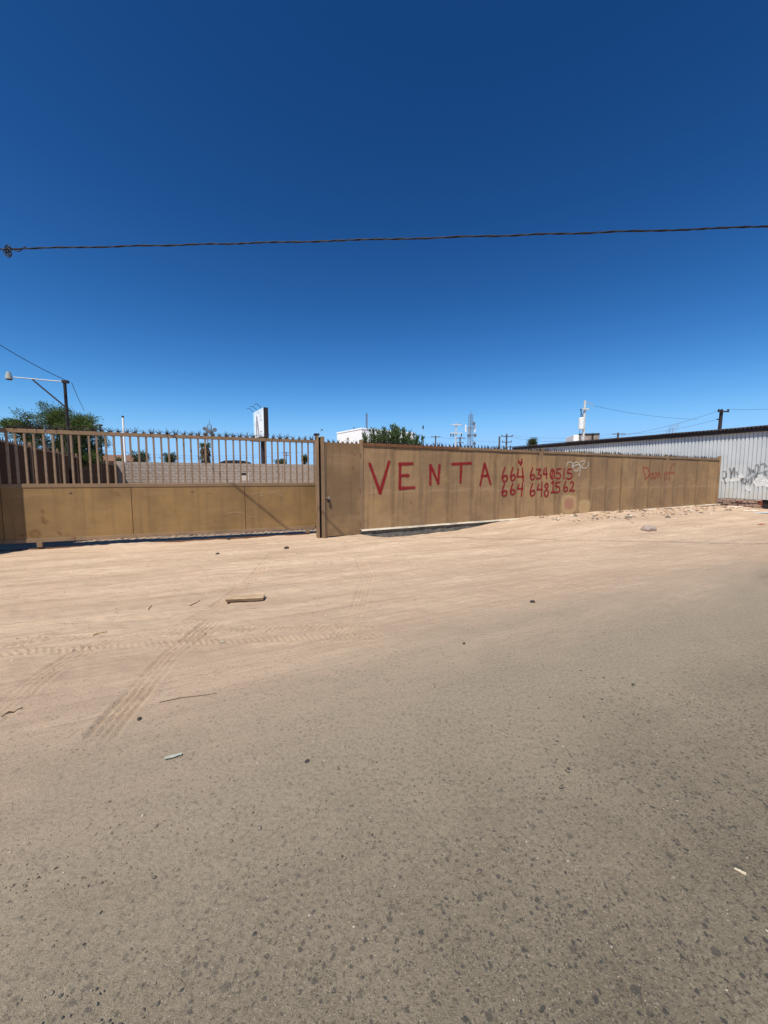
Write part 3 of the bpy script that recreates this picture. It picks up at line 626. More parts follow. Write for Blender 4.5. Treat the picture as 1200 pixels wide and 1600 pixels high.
# ------------------------------------------------------------------ corrugated warehouse on the right
sh = tag(empty('warehouse', SHED.o, SHED.a), 'pale corrugated metal warehouse with dark eaves beyond the right end of the wall', 'building')
def cmat():
    t = NT('corrugated_paint'); v = t.coord(); g = t.geo(); st = t.noise(t.coord((12, 12, .6)), 1, 4); n1 = t.noise(g, .8, 4)
    c = t.mix(t.ramp(n1, .3, .7), (.44, .47, .48), (.56, .58, .58)); c = t.mix(t.ramp(st, .5, .8, 0, .5), c, (.40, .39, .36))
    c = t.mix(t.ramp(t.rand(), 0, 1, 0, .25), c, (.42, .45, .47))
    sz = t.n('SeparateXYZ'); t.l(g, sz.inputs[0]); low = t.mth('MULTIPLY', t.ramp(sz.outputs[2], 1.7, .6), t.ramp(t.noise(g, 3, 5), .35, .65))
    c = t.mix(t.mth('MULTIPLY', low, .6), c, (.50, .46, .38)); rs = t.noise(g, 2.2, 7, .7); c = t.mix(t.ramp(rs, .63, .72, 0, .7), c, (.33, .24, .16))
    return t.fin(c, .55, 0, t.bump(t.noise(g, 40, 3), .05, .005), .35)
M['corr'] = cmat(); M['roof'] = simple('rusty_roof', (.045, .035, .034), .8, .1, .4, 5)
SZ0, SZ1 = .60, 4.02; PIT = .155; CW = PIT * 6
def corr(width, z0, z1, amp=.042, rows=1):
    m = MB(); xs = []
    k = 0
    while k * PIT < width - 1e-6:
        b0 = k * PIT; xs += [(b0, 0), (b0 + PIT * .10, -amp), (b0 + PIT * .76, -amp), (b0 + PIT * .86, 0)]; k += 1
    xs.append((width + .004, 0)); n = len(xs)
    m.v = [(x, y, z0) for x, y in xs] + [(x, y, z1) for x, y in xs]; m.f = [(i, i + 1, n + i + 1, n + i) for i in range(n - 1)]; return m
cme = corr(CW, SZ0, SZ1).mesh('wall_sheet'); cme.materials.append(M['corr'])
x = -13.0; cnt = 0
while x < 6.5:
    put(link('wall_sheet', cme, None, sh), (x, -.002 * (cnt % 2), random.uniform(-.012, .012))); x += CW; cnt += 1
MB().box(-13, 6.5, .05, 8, -.2, SZ1 - .05).build('frame_core', M['dark'], sh)
# roof sheets: corrugated along the slope, projecting past the wall
def roof_sheet():
    m = MB(); xs = []
    for k in range(6):
        for q in range(4): a = 2 * math.pi * q / 4; xs.append((k * PIT + PIT * q / 4, .03 * math.sin(a)))
    xs.append((CW, 0)); n = len(xs)
    m.v = [(x, -.26, SZ1 + .07 + z) for x, z in xs] + [(x, 8.0, SZ1 + .85 + z) for x, z in xs] + [(x, -.26, SZ1 + .03 + z) for x, z in xs]
    m.f = [(i, i + 1, n + i + 1, n + i) for i in range(n - 1)] + [(i, i + 1, 2 * n + i + 1, 2 * n + i) for i in range(n - 1)]; return m
rme = roof_sheet().mesh('roof_sheet'); rme.materials.append(M['roof'])
x = -13.1
while x < 6.6: put(link('roof_sheet', rme, None, sh), (x, 0, random.uniform(-.008, .008))); x += CW
MB().box(-13, 6.5, -.17, -.06, SZ1 - .16, SZ1 + .03).build('eave_beam', M['roof'], sh)
# brick footing, courses laid unevenly
M['brickw'] = simple('old_brick', (.27, .185, .145), .95, 0, .45, 6, .6)
br_me = [MB().box(0, .24 + .05 * k, -.1, .02, 0, .075, .01).mesh('brick') for k in range(3)]
for q in br_me: q.materials.append(M['brickw'])
fx0 = SHED.pix(1122, 790)[0]; fx1 = SHED.pix(1184, 790)[0]
for c in range(6):
    x = fx0 - .3 + random.uniform(0, .2)
    while x < fx1:
        k = random.randrange(3); put(link('brick', br_me[k], None, sh), (x, random.uniform(-.07, .01), .06 + c * .088 + random.uniform(-.008, .008)), (random.uniform(-.05, .05), random.uniform(-.05, .05), random.uniform(-.06, .06))); x += .27 + .05 * k
MB().box(fx0 - .4, fx1, -.03, .06, -.1, .6).build('footing', M['mortar'], sh)
a = SHED.pix(1188, 790)[0]; MB().box(-.07, .07, -.1, .04, -.1, SZ0 - .01, .008).build('post', simple('rust_red_post', (.16, .05, .03), .8), sh).location = (a, 0, 0)
Zs = lambda *l: zs(1030, 620, 7.06, *l)
strokes('graffiti_tag', SHED, Zs([(705, 820), (735, 830), (740, 880), (715, 905)], [(710, 890), (735, 960)], [(780, 790), (800, 850), (790, 900)], [(800, 850), (830, 780), (835, 870)], [(860, 830), (870, 860)], [(915, 900), (905, 930), (930, 920), (925, 900)], [(950, 900), (965, 930), (940, 955), (920, 940)], [(990, 780), (1000, 830), (985, 870)], [(1005, 800), (1030, 830), (1045, 800), (1050, 840)], [(1065, 760), (1085, 750), (1100, 780), (1090, 830), (1060, 890)], [(1120, 745), (1160, 740), (1190, 770)], [(1085, 850), (1150, 830), (1200, 815)], [(995, 900), (985, 950), (1020, 950), (1025, 890)], [(1040, 870), (1080, 880)], [(1170, 840), (1190, 870)]), .125, GREY, sh, -.054, SHED.pix(1160, 745), plane=-.042)
strokes('white_paint_patch', SHED, Zs([(715, 925), (760, 915), (860, 912)], [(885, 860), (905, 880)], [(1060, 940), (1110, 905), (1180, 930), (1230, 940)], [(1080, 970), (1150, 960), (1200, 975)], [(975, 1000), (985, 1020)], [(1110, 875), (1130, 890)]), .30, WHITE2, sh, -.046, SHED.pix(1160, 755), plane=-.042)

# ------------------------------------------------------------------ overhead cable: three twisted strands with a tied loop
CSH = Vector((.036, .087, -.16)); CA, CB = Vector((-8.05, 8.03, 6.40)) + CSH, Vector((6.6, 6.40, 5.86)) + CSH
cdir = (CB - CA).normalized(); c0 = CA - cdir * 8; c1 = CB + cdir * 10; L = (c1 - c0).length
cab = tag(empty('overhead_cable', c0), 'dark twisted overhead service cable crossing the open sky', 'cable')
sx = cdir.cross(Vector((0, 0, 1))).normalized(); sz_ = sx.cross(cdir)
M['cable'] = simple('cable_black', (.022, .022, .028), .6, 0, .2, 5)
def cabpos(s_): 
    k = s_ / L; return cdir * s_ + Vector((0, 0, .28 * (k - .5) ** 2 * 4 * .5 - .10))
for ph, rad, off in ((0, .0085, .0095), (2.6, .0085, .0095), (4.4, .006, .009)):
    pts = []; n = int(L / .09)
    for i in range(n + 1):
        s_ = L * i / n; a = s_ * 2 * math.pi / .8 + ph + 1.6 * math.sin(s_ * .9) + .7 * math.sin(s_ * 2.3 + 1); pts.append(cabpos(s_) + sz_ * .006 * math.sin(s_ * 4.1 + math.sin(s_)) + sx * math.cos(a) * off + sz_ * math.sin(a) * off)
    MB().tube(pts, rad, 5).build('strand', M['cable'], cab, True)
lp = cabpos(8.55); pts = []
for i in range(40):
    a = i * .5; r_ = .045 + .035 * math.sin(i * .41); pts.append(lp + cdir * (math.cos(a) * r_ + .02 * math.sin(i * .9)) + sz_ * (math.sin(a) * (r_ + .03) - .04) + sx * .02 * math.sin(i * .7))
MB().tube(pts, .011, 5).build('tied_loop', M['cable'], cab, True)
MB().tube([lp + cdir * (.03 * i) + sz_ * (-.06 + .03 * math.sin(i * .6) + .005 * i) for i in range(14)], .01, 5).build('loose_end', M['cable'], cab, True)

# ------------------------------------------------------------------ yard lamps on tall posts
def yard_lamp(base, h, arm, rz, label, wire=True):
    e = tag(empty('yard_lamp', base, rz), label, 'lamp post', 'yard lamps along the side fence')
    MB().tube([(0, 0, -.1), (0, 0, h)], .055, 10).build('post', M['dark'], e)
    MB().tube([(.10, 0, h - .02), (-arm + .15, 0, h + .06)], .020, 8).build('arm', M['galv'], e)
    MB().tube([(0, 0, h - 1.0), (-arm * .58, 0, h + .0)], .03, 8).build('brace', M['dark'], e)
    MB().box(-.08, .13, -.07, .07, h - .06, h + .04, .01).build('cap', M['dark'], e)
    hd = MB().tube([(-arm, 0, h - .02), (-arm, 0, h + .03), (-arm, 0, h + .14), (-arm, 0, h + .24)], [.115, .11, .085, .06], 12).build('lamp_head', M['glass'], e)
    MB().tube([(-arm, 0, h - .05), (-arm, 0, h - .02)], [.08, .105], 12).build('rim', M['dark'], hd)
    return e
p1_ = at(111, 740, 15.2); p1_.z = 0
yard_lamp(p1_, at(110, 596, 15.2).z, 1.78, R(14), 'tall lamp post with long braced arm over the tree behind the gate')
p2_ = at(161, 740, 26); p2_.z = 0
yard_lamp(p2_, at(161, 664, 26).z, 1.45, R(14), 'small distant lamp post with its arm in front of the dark tree')
wirem = M['cable']
def wire(name, a, b, sag, rad, label, group=None):
    a, b = Vector(a), Vector(b); pts = [a.lerp(b, i / 24) - Vector((0, 0, sag * (1 - (i / 12 - 1) ** 2))) for i in range(25)]
    o = empty(name, a); MB().tube([p - a for p in pts], rad, 5).build('strand', wirem, o, True); return tag(o, label, 'wire', group)
wire('supply_wire', at(-60, 500, 13), at(109, 597, 15.2), .12, .012, 'thin wire coming from upper left to the tall lamp post')
wire('supply_wire', at(112, 598, 15.2), at(132, 642, 19), .05, .010, 'thin wire dropping from the lamp post into the tree')

# ------------------------------------------------------------------ vegetation
def leafmat(name, dark, light, trans=.25):
    t = NT(name); c = t.mix(t.island(), dark, light); b = t.n('BsdfPrincipled'); t.l(c, b.inputs['Base Color']); b.inputs['Roughness'].default_value = .6; b.inputs['Specular IOR Level'].default_value = .25
    tr_ = t.n('BsdfTranslucent'); t.l(c, tr_.inputs[0]); mx = t.n('MixShader'); mx.inputs[0].default_value = trans; t.l(b.outputs[0], mx.inputs[1]); t.l(tr_.outputs[0], mx.inputs[2]); t.l(mx.outputs[0], t.out.inputs[0]); return t.m
M['mesq'] = leafmat('mesquite_leaf', (.035, .065, .016), (.125, .175, .045)); M['olea'] = leafmat('oleander_leaf', (.035, .072, .020), (.13, .185, .065))
M['far_leaf'] = leafmat('far_leaf', (.035, .062, .020), (.09, .12, .045)); M['bark'] = simple('bark', (.14, .105, .075), .9, 0, .3, 9, .5)
M['drytwig'] = simple('dry_twig', (.28, .21, .16), .9)
def leaves(pts, dirs, length, width, seed=0):
    r = np.random.default_rng(seed); n = len(pts); d = dirs / np.linalg.norm(dirs, axis=1, keepdims=True)
    a = r.normal(size=(n, 3)); s_ = np.cross(d, a); s_ /= np.linalg.norm(s_, axis=1, keepdims=True) + 1e-9
    L = (length * r.uniform(.6, 1.3, (n, 1))); W = width * r.uniform(.7, 1.3, (n, 1))
    v = np.stack([pts, pts + d * L * .5 + s_ * W * .5, pts + d * L, pts + d * L * .5 - s_ * W * .5], 1).reshape(-1, 3)
    f = np.arange(4 * n).reshape(n, 4); me = bpy.data.meshes.new('crown'); me.from_pydata(v.tolist(), [], f.tolist()); me.update(); return me
def branch_tree(name, base, tips, trunk_r, leafm, nl, llen, lw, label, cat, group=None, droop=.3, spread=.35, bare=False, fork=.35, barkm=None):
    """tips: crown blob list (offset, radius) around the base; limbs run from the fork to each blob"""
    e = tag(empty(name, base), label, cat, group); tm = MB(); H0 = Vector((0, 0, max(.3, min(t[0].z for t in tips) * fork)))
    tm.tube([(0, 0, -.1), H0 * .5 + Vector((.04, 0, 0)), H0], [trunk_r * 1.25, trunk_r, trunk_r * .85], 7)
    P = []; D = []; r = random.Random(len(label))
    for c, rad in tips:
        mid = H0.lerp(c, .5) + Vector((r.uniform(-.1, .1), r.uniform(-.1, .1), .1)) * rad; tm.tube([H0, mid, c], [trunk_r * .6, trunk_r * .4, trunk_r * .15], 5)
        for j in range(7):
            dv = Vector((r.gauss(0, 1), r.gauss(0, 1), r.gauss(.25, .8))).normalized(); tip = c + dv * rad * r.uniform(.75, 1.15); k0 = mid.lerp(c, r.uniform(.2, 1)); md = k0.lerp(tip, .5) + Vector((0, 0, .12 * rad)); tip.z -= droop * rad * .3
            tm.tube([k0, md, tip], [trunk_r * .2, trunk_r * .12, trunk_r * .04], 4, False)
            for q in range(nl):
                u = r.random() ** .7; p = (k0.lerp(md, u * 2) if u < .5 else md.lerp(tip, u * 2 - 1)); o_ = Vector((r.gauss(0, 1), r.gauss(0, 1), r.gauss(0, .8))) * rad * spread * .5
                P.append(p + o_); dd = o_.normalized() * .8 + (tip - k0).normalized() * .8 + Vector((0, 0, -droop * r.random())); D.append(dd)
    tm.build('trunk', barkm or M['bark'], e, True)
    if not bare: link('crown', leaves(np.array(P), np.array(D), llen, lw, nl), leafm, e)
    return e
def blobs(cx, w_, z0, z1, n, r0, seed, depth=None):
    r = random.Random(seed); o = []
    for i in range(n):
        u = r.uniform(-1, 1); h = r.random(); wz = math.sqrt(max(0.05, 1 - u * u)); o.append((Vector((cx + u * w_, r.uniform(-1, 1) * (depth or w_) * .6, z0 + (z1 - z0) * wz * h)), r0 * r.uniform(.7, 1.25)))
    return o
D1 = 19.0
def pz(py, D): return at(600, py, D).z
tb_ = at(118, 740, D1); tb_.z = 0
K = D1 / 600
tips = [(Vector(((px - 118) * K, random.uniform(-.8, .8), pz(py, D1))), r_ * K) for px, py, r_ in
        ((66, 656, 18), (90, 645, 18), (106, 650, 20), (124, 652, 19), (136, 660, 14), (78, 668, 22), (104, 672, 24), (128, 676, 22), (52, 672, 15), (140, 690, 16), (128, 705, 20), (146, 712, 14), (100, 698, 22), (75, 692, 20), (40, 668, 12), (118, 725, 18), (84, 652, 16), (112, 662, 20), (132, 668, 18), (60, 684, 18))]
branch_tree('mesquite_tree', tb_, tips, .16, M['mesq'], 330, .11, .026, 'feathery green mesquite tree rising behind the lamp post and shaded fence', 'tree', droop=.5, spread=.42, fork=.5)
D2 = 20.0; K = D2 / 600; ob = at(612, 740, D2); ob.z = .0
e = tag(empty('oleander_bush', ob), 'dense green bush with narrow upright leaves showing above the wall', 'bush'); P = []; Dv = []; stm = MB(); r = random.Random(5)
for px, py in ((572, 676), (580, 672), (588, 670), (596, 668), (604, 667), (612, 664), (618, 663), (626, 668), (634, 673), (642, 676), (650, 679), (654, 684), (568, 684), (600, 680), (620, 680), (640, 686), (584, 684), (610, 674)):
  for rep in range(5):
    tip = Vector(((px - 612) * K + r.gauss(0, .10), r.uniform(-.9, .9), pz(py, D2) + r.uniform(-.50, -.02))); b0 = Vector((tip.x * .25, tip.y * .3, 0)); mid = b0.lerp(tip, .55) + Vector((tip.x * .12, 0, .15))
    stm.tube([b0, mid, tip], [.022, .015, .005], 4, False)
    for q in range(190):
        u = r.uniform(.25, 1); p = b0.lerp(mid, u * 2) if u < .5 else mid.lerp(tip, u * 2 - 1); a = r.uniform(0, 6.28)
        P.append(p); Dv.append(Vector((math.cos(a) * .75, math.sin(a) * .75, r.uniform(.15, 1.1))) + (tip - mid).normalized() * .5)
stm.build('stems', M['bark'], e); link('crown', leaves(np.array(P), np.array(Dv), .20, .045, 3), M['olea'], e)
def far_tree(px, ytop, wpx, D, label, seed, n=8, lo=None):
    K = D / 600; b = at(px, 740, D); b.z = 0; zt = pz(ytop, D); rr = wpx * K * .5
    tips = [(Vector((random.Random(seed * 31 + i).uniform(-.62, .62) * rr, random.Random(seed * 17 + i).uniform(-.5, .5) * rr, zt - rr * random.Random(seed * 7 + i).uniform(.3, 1.1))), rr * .42) for i in range(n)]
    branch_tree('distant_tree', b, tips, .12 * D / 40, M['far_leaf'], 30, .16 * D / 40, .06 * D / 40, label, 'tree', 'trees beyond the lot', .2, .6)
far_tree(222, 704, 30, 42, 'round green tree above the block wall right of the white pole', 1)
far_tree(268, 707, 22, 46, 'dull green tree above the block wall left of the lattice tower', 2)
far_tree(476, 711, 12, 60, 'small dark tree above the block wall nearest the gate post', 3, 5)
far_tree(438, 718, 16, 60, 'low dark tree clump at the block wall right of the billboard pole', 4, 5)
far_tree(831, 684, 17, 44, 'small round tree above the wall left of the wall post', 5)
far_tree(924, 679, 26, 52, 'green tree behind the warehouse roof by the transformer pole', 6)
far_tree(190, 716, 14, 40, 'low dull tree left of the white pole behind the bars', 8, 5)
# shaggy palm without spread fronds
D = 55; b = at(322, 740, D); b.z = 0; e = tag(empty('palm_tree', b), 'narrow shaggy palm trunk with dead skirt left of the lattice tower', 'tree')
zt = pz(697, D); MB().tube([(0, 0, -.1), (0, 0, zt * .5), (.05, 0, zt)], [.3, .26, .22], 8).build('trunk', M['bark'], e)
r = np.random.default_rng(4); n = 900; hh = r.uniform(.1, 1, n); ang = r.uniform(0, 6.28, n); rad_ = .25 + .25 * r.random(n)
link('skirt', leaves(np.stack([np.cos(ang) * rad_, np.sin(ang) * rad_, hh * zt], 1), np.stack([np.cos(ang) * .4, np.sin(ang) * .4, -np.ones(n)], 1), .7, .1), leafmat('dead_frond', (.07, .05, .03), (.16, .12, .07)), e)
n = 160; ang = r.uniform(0, 6.28, n); link('crown', leaves(np.stack([ang * 0, ang * 0, np.full(n, zt)], 1), np.stack([np.cos(ang), np.sin(ang), r.uniform(-.3, .9, n)], 1), .9, .1), M['far_leaf'], e)
# bare tree over the warehouse
D = 36; K = D / 600; b = at(1045, 740, D); b.z = 0
tips = [(Vector(((px - 1045) * K, random.uniform(-.4, .4), pz(py, D))), .35) for px, py in ((1036, 668), (1044, 664), (1055, 662), (1050, 668), (1040, 672))]
branch_tree('bare_tree', b, tips, .035, None, 1, .1, .1, 'leafless pale twiggy tree above the warehouse roof', 'tree', None, .1, .3, True, .8, M['drytwig'])

# ------------------------------------------------------------------ distant structures
hb = at(565, 740, 30); hb.z = 0; A_ = at(527, 740, 33); side = Vector((A_.x - hb.x, A_.y - hb.y, 0)); ang = math.atan2(side.y, side.x)
ho = tag(empty('white_house', hb, ang), 'white flat-roofed building showing above the door behind the wall', 'house')
zt = pz(671, 30); Ls = side.length; wh = simple('white_render', (.86, .86, .85), .9, 0, .04, 2)
MB().box(0, Ls, -5.5, 0, -.1, zt, .02).build('wall', wh, ho)
MB().box(-.03, Ls + .03, -5.53, .03, zt + .003, zt + .12, .02).build('parapet', wh, ho)
MB().tube([(0, .04, -.1), (0, .04, -.1)], .01, 4)
v_ = MB().box(-.10, .10, .0, .06, -.08, .08, .01).build('wall_vent', M['bar'], ho); v_.location = (Ls * .52, .004, zt - .55)
an = MB(); 
for dx in (0, .22): an.tube([(-.05 + dx * .6, -.5, zt + .1), (-.05 + dx * .6, -.5, pz(645, 30))], .03, 6)
for k in range(6): z = zt + .35 + k * .18; an.bar((-.05, -.5, z), (.08, -.5, z + .1), .018)
an.build('antenna_mast', simple('mast_grey', (.12, .13, .18), .6), ho)
MB().tube([(Ls * .45, -.4, zt + .1), (Ls * .45, -.4, zt + .42)], .03, 6).build('roof_pipe', M['dark'], ho)

def utility_pole(px, ytop, D, arms, label, mat='dark', rad=.13, extra=None, ang=0., lean=0.):
    b = at(px, 740, D); b.z = 0; zt = pz(ytop, D); e = tag(empty('utility_pole', b, ang), label, 'utility pole', 'utility poles beyond the lot')
    MB().tube([(lean, 0, -.1), (0, 0, zt)], [rad * 1.2, rad * .85], 8).build('pole', M[mat], e)
    for drop, half, ins in arms:
        z = zt - drop; MB().box(-half, half, -.14 - rad, -.02 - rad, z - .09, z + .05, .01).build('crossarm', M[mat], e)
        for q in ins: MB().tube([(q * half, -.08 - rad, z + .052), (q * half, -.08 - rad, z + .14), (q * half, -.08 - rad, z + .26)], [.05, .11, .06], 8).build('insulator', M['dark'], e)
    return e, zt
M['palepole'] = simple('pale_concrete_pole', (.55, .54, .50), .9); M['brownpole'] = simple('wood_pole', (.10, .075, .065), .9)
I3 = (-.9, -.35, .85); I2 = (-.9, .9)
poles = {}
poles['r'] = utility_pole(1120, 640, 45, [(.25, .62, I3)], 'dark pole with one short crossarm standing above the warehouse roof at right', rad=.19, lean=-.25)
MB().tube([(-.45, 0, poles['r'][1] - 1.1), (0, 0, poles['r'][1] - 1.1)], .07, 6).build('bracket', M['dark'], poles['r'][0])
poles['t'] = utility_pole(909, 626, 42, [(.9, .35, ())], 'pale pole carrying a white transformer above the warehouse roof', 'palepole', .13)
e, zt = poles['t']
tr_ = MB().tube([(-.33, -.1, zt - 3.05), (-.33, -.1, zt - 3.0), (-.33, -.1, zt - 1.85), (-.33, -.1, zt - 1.8)], [.2, .27, .27, .2], 12).build('transformer', M['whitep'], e)
for q in (-.42, -.24): MB().tube([(q, -.1, zt - 1.8), (q, -.1, zt - 1.45)], .04, 6).build('bushing', M['dark'], tr_)
MB().bar((-.5, 0, zt - .95), (.12, 0, zt - .85), .08).build('bracket', M['dark'], e); MB().bar((-.42, -.05, zt - .95), (-.34, -.05, zt - 1.5), .07).build('fuse', M['dark'], e)
MB().bar((.08, 0, zt - .1), (1.0, 0, zt - .55), .06).build('stay', M['galv'], e)
MB().tube([(-.45, -.1, zt - 3.0), (-.5, -.1, zt - 3.8), (-.1, -.1, zt - 4.7)], .025, 5).build('drop_lead', M['dark'], e)
poles['three'] = utility_pole(790, 678, 72, [(.45, 1.0, (-1, 1)), (1.5, .85, (-1, .95)), (2.4, .75, (-.9, .9))], 'dark pole with three crossarms left of the small round tree', 'brownpole', .16)
utility_pole(779, 682, 52, [], 'plain brown pole without crossarms left of the three-armed pole', 'brownpole', .13)
poles['a'] = utility_pole(680, 681, 76, [(.2, .95, ())], 'dark pole with a single crossarm just right of the bush', 'brownpole', .14)
e, zt = utility_pole(711.5, 661, 66, [(.3, .85, ()), (1.7, 1.0, ())], 'pale pole with two crossarms and hanging insulators left of the lattice mast', 'palepole', .12)
MB().bar((.2, 0, zt), (1.3, 0, zt - .5), .07).build('stay', M['galv'], e)
for q in (-.9, -.5, .9): MB().tube([(q, -.2, zt - 1.8), (q, -.2, zt - 2.3)], .09, 8).build('hanging_insulator', M['dark'], e)
poles['b'] = utility_pole(718, 683, 78, [(.2, 1.0, ()), (1.1, .7, ())], 'dark double crossarm pole in front of the pale two-armed pole', 'brownpole', .15)
poles['c'] = utility_pole(962.5, 676, 70, [(.25, 1.15, ()), (.95, .5, ())], 'dark pole top peeking over the middle of the warehouse roof', 'brownpole', .17)
poles['g'] = utility_pole(448, 706, 80, [(.2, .8, ()), (.7, .6, ())], 'thin pole seen between the gate bars right of the billboard', 'brownpole', .1)
# white pole behind the bars
b = at(197, 740, 32); b.z = 0; e = tag(empty('white_pole', b), 'slim white pole with dark tip seen behind the gate bars', 'pole'); zt = pz(650, 32)
MB().tube([(0, 0, -.1), (0, 0, zt - .12)], .075, 8).build('shaft', M['whitep'], e); MB().tube([(0, 0, zt - .12), (0, 0, zt)], .09, 8).build('tip', M['dark'], e)
# flood lamps small on thin stems
for px, y0, D, lab in ((660.5, 665, 60, 'small lamp on a slim mast above the wall right of the bush'), (503, 671, 40, 'tiny bracket lamp above the gate post')):
    b = at(px, 740, D); b.z = 0; zt = pz(y0, D); e = tag(empty('mast_lamp', b), lab, 'lamp')
    if px > 600:
        MB().tube([(0, 0, -.1), (0, 0, zt - .2)], .02, 6).build('mast', M['galv'], e); MB().box(-.10, .10, -.08, .08, zt - .5, zt, .02).build('lamp_head', M['dark'], e)
    else:
        MB().tube([(-.4, 0, -.1), (-.4, 0, zt - .6), (0, 0, zt - .05)], .02, 6).build('mast', M['galv'], e); MB().box(-.03, .16, -.08, .08, zt - .10, zt, .02).build('lamp_head', M['dark'], e)
# lattice towers
def lattice(px, ytop, D, wb, wt, label, mat, dishes):
    b = at(px, 740, D); b.z = 0; zt = pz(ytop, D); e = tag(empty('lattice_tower', b, .5), label, 'tower')
    cs = [(1, 1), (-1, 1), (-1, -1), (1, -1)]
    hw = lambda z: (wb + (wt - wb) * z / zt) / 2
    for cx, cy in cs: MB().bar((cx * hw(0), cy * hw(0), -.2), (cx * hw(zt), cy * hw(zt), zt), .11).build('leg', mat, e)
    br = MB(); z = zt
    while z > 1:
        z2 = z - max(1.0, hw(z) * 2)
        for k in range(4):
            a, c = cs[k], cs[(k + 1) % 4]; br.bar((a[0] * hw(z), a[1] * hw(z), z), (c[0] * hw(z2), c[1] * hw(z2), z2), .06); br.bar((a[0] * hw(z), a[1] * hw(z), z), (c[0] * hw(z), c[1] * hw(z), z), .05)
        z = z2
    br.build('bracing', mat, e)
    for (kind, dz, ang, rad) in dishes:
        rad *= .5; c = Vector((math.cos(ang) * rad, math.sin(ang) * rad, zt - dz))
        if kind == 'panel': MB().box(c.x - .22, c.x + .22, c.y - .15, c.y + .15, c.z - 1.2, c.z + 1.2, .04).build('panel_antenna', M['whitep'], e)
        elif kind == 'dish': MB().tube([c, c + Vector((0, -.2, 0)), c + Vector((0, -.45, 0))], [.15, .5, .62], 12).build('dish_antenna', lat, e)
        else: MB().bar((0, 0, c.z), c, .14).build('mount', mat, e)
    MB().tube([(0, 0, zt), (0, 0, zt + 1.6)], [.12, .05], 6).build('finial', mat, e); return e
lat = simple('tower_steel', (.15, .16, .18), .6, .1)
lattice(734, 648, 130, 1.7, 1.0, 'grey lattice mast with white panel antennas above the wall lettering', lat, [('panel', 4.5, 2.6, 3.2), ('panel', 4.5, -.2, 3.2), ('panel', 4.8, 1.2, 3.0), ('mount', 4.5, 2.6, 3.2), ('mount', 4.5, -.2, 3.2), ('dish', 6.8, -.4, 2.6), ('dish', 7.0, 3.2, 2.4), ('dish', 3.0, -.5, 1.6), ('dish', 9.5, -.4, 2.2), ('mount', 6.8, -.4, 2.6), ('mount', 2.2, .8, 2.2), ('dish', 12, -.4, 1.9)])
lattice(330, 664, 120, 2.0, 1.1, 'lattice tower topped with dishes seen behind the gate bars', lat, [('dish', 1.2, 2.6, 3), ('dish', 1.5, -.3, 3), ('dish', 3, 3.3, 2.6), ('dish', 3.2, -1.0, 2.9), ('mount', 1.4, 2.0, 3.3), ('mount', 1.2, .3, 3.2), ('mount', 2, 2.4, 3.6), ('mount', 2, -.4, 3.6), ('dish', 2.2, -2.0, 2.6), ('dish', 2.0, 1.2, 2.8)])
# billboard
Rr = at(413, 700, 70); Ll = at(396.5, 700, 76); bb_a = math.atan2(Rr.y - Ll.y, Rr.x - Ll.x); wB = math.hypot(Rr.y - Ll.y, Rr.x - Ll.x)
e = tag(empty('billboard', (Ll.x, Ll.y, 0), bb_a), 'tilted-looking white and blue billboard on a dark post behind the gate', 'billboard')
z0, z1 = pz(683, 71), pz(636.5, 70)
t = NT('poster_print'); v = t.coord(); sp = t.n('SeparateXYZ'); t.l(v, sp.inputs[0])
c = t.mix(t.ramp(sp.outputs[0], .2, 1.6), (.25, .58, .80), (.80, .86, .88)); c = t.mix(t.ramp(sp.outputs[2], z1 - 1.3, z1 - .1, 0, .45), c, (.45, .72, .86))
M['poster'] = t.fin(c, .5)
MB().box(0, wB, -.02, .02, z0, z1).build('poster', M['poster'], e)
MB().box(0, wB + .05, .03, .85, z0 - .1, z1 + .05, .03).build('back_frame', M['dark'], e)
MB().box(0, wB, -.7, .9, z0 - .35, z0 - .12, .02).build('catwalk', M['dark'], e)
MB().tube([(wB * .72, .4, -.2), (wB * .72, .4, z0 - .1)], .45, 12).build('post', M['dark'], e)
for q in (.1, .45, .85): MB().tube([(wB * q, 0, z1 + .05), (wB * q, -.8, z1 + .7), (wB * q, -1.3, z1 + .55)], .05, 5).build('lamp_arm', M['dark'], e)
figm = simple('print_grey', (.36, .34, .36), .6); fd = simple('print_dark', (.10, .10, .12), .6)
def flat(pts, y, name, mat): MB().add([(x, y, z) for x, z in pts], [tuple(range(len(pts)))]).build(name, mat, e)
hz0 = z0; HH = z1 - z0
flat([(2.2, hz0), (2.9, hz0), (3.1, hz0 + HH * .45), (3.9, hz0), (4.6, hz0 + .02), (3.7, hz0 + HH * .55), (3.5, hz0 + HH * .68), (2.3, hz0 + HH * .68), (2.1, hz0 + HH * .5)], -.028, 'printed_figure', figm)
flat([(2.6, hz0 + HH * .69), (3.2, hz0 + HH * .69), (3.25, hz0 + HH * .78), (2.9, hz0 + HH * .82), (2.55, hz0 + HH * .78)], -.032, 'printed_figure_head', fd)
for x, z, w_, h in ((5.5, .70, .35, .10), (5.5, .56, .5, .08), (3.8, .88, .9, .035), (4.7, .62, .12, .2), (5.0, .18, 1.0, .05), (1.0, .52, .3, .08)): flat([(x, hz0 + HH * z), (x + w_, hz0 + HH * z), (x + w_, hz0 + HH * (z + h)), (x, hz0 + HH * (z + h))], -.026, 'printed_text', figm)
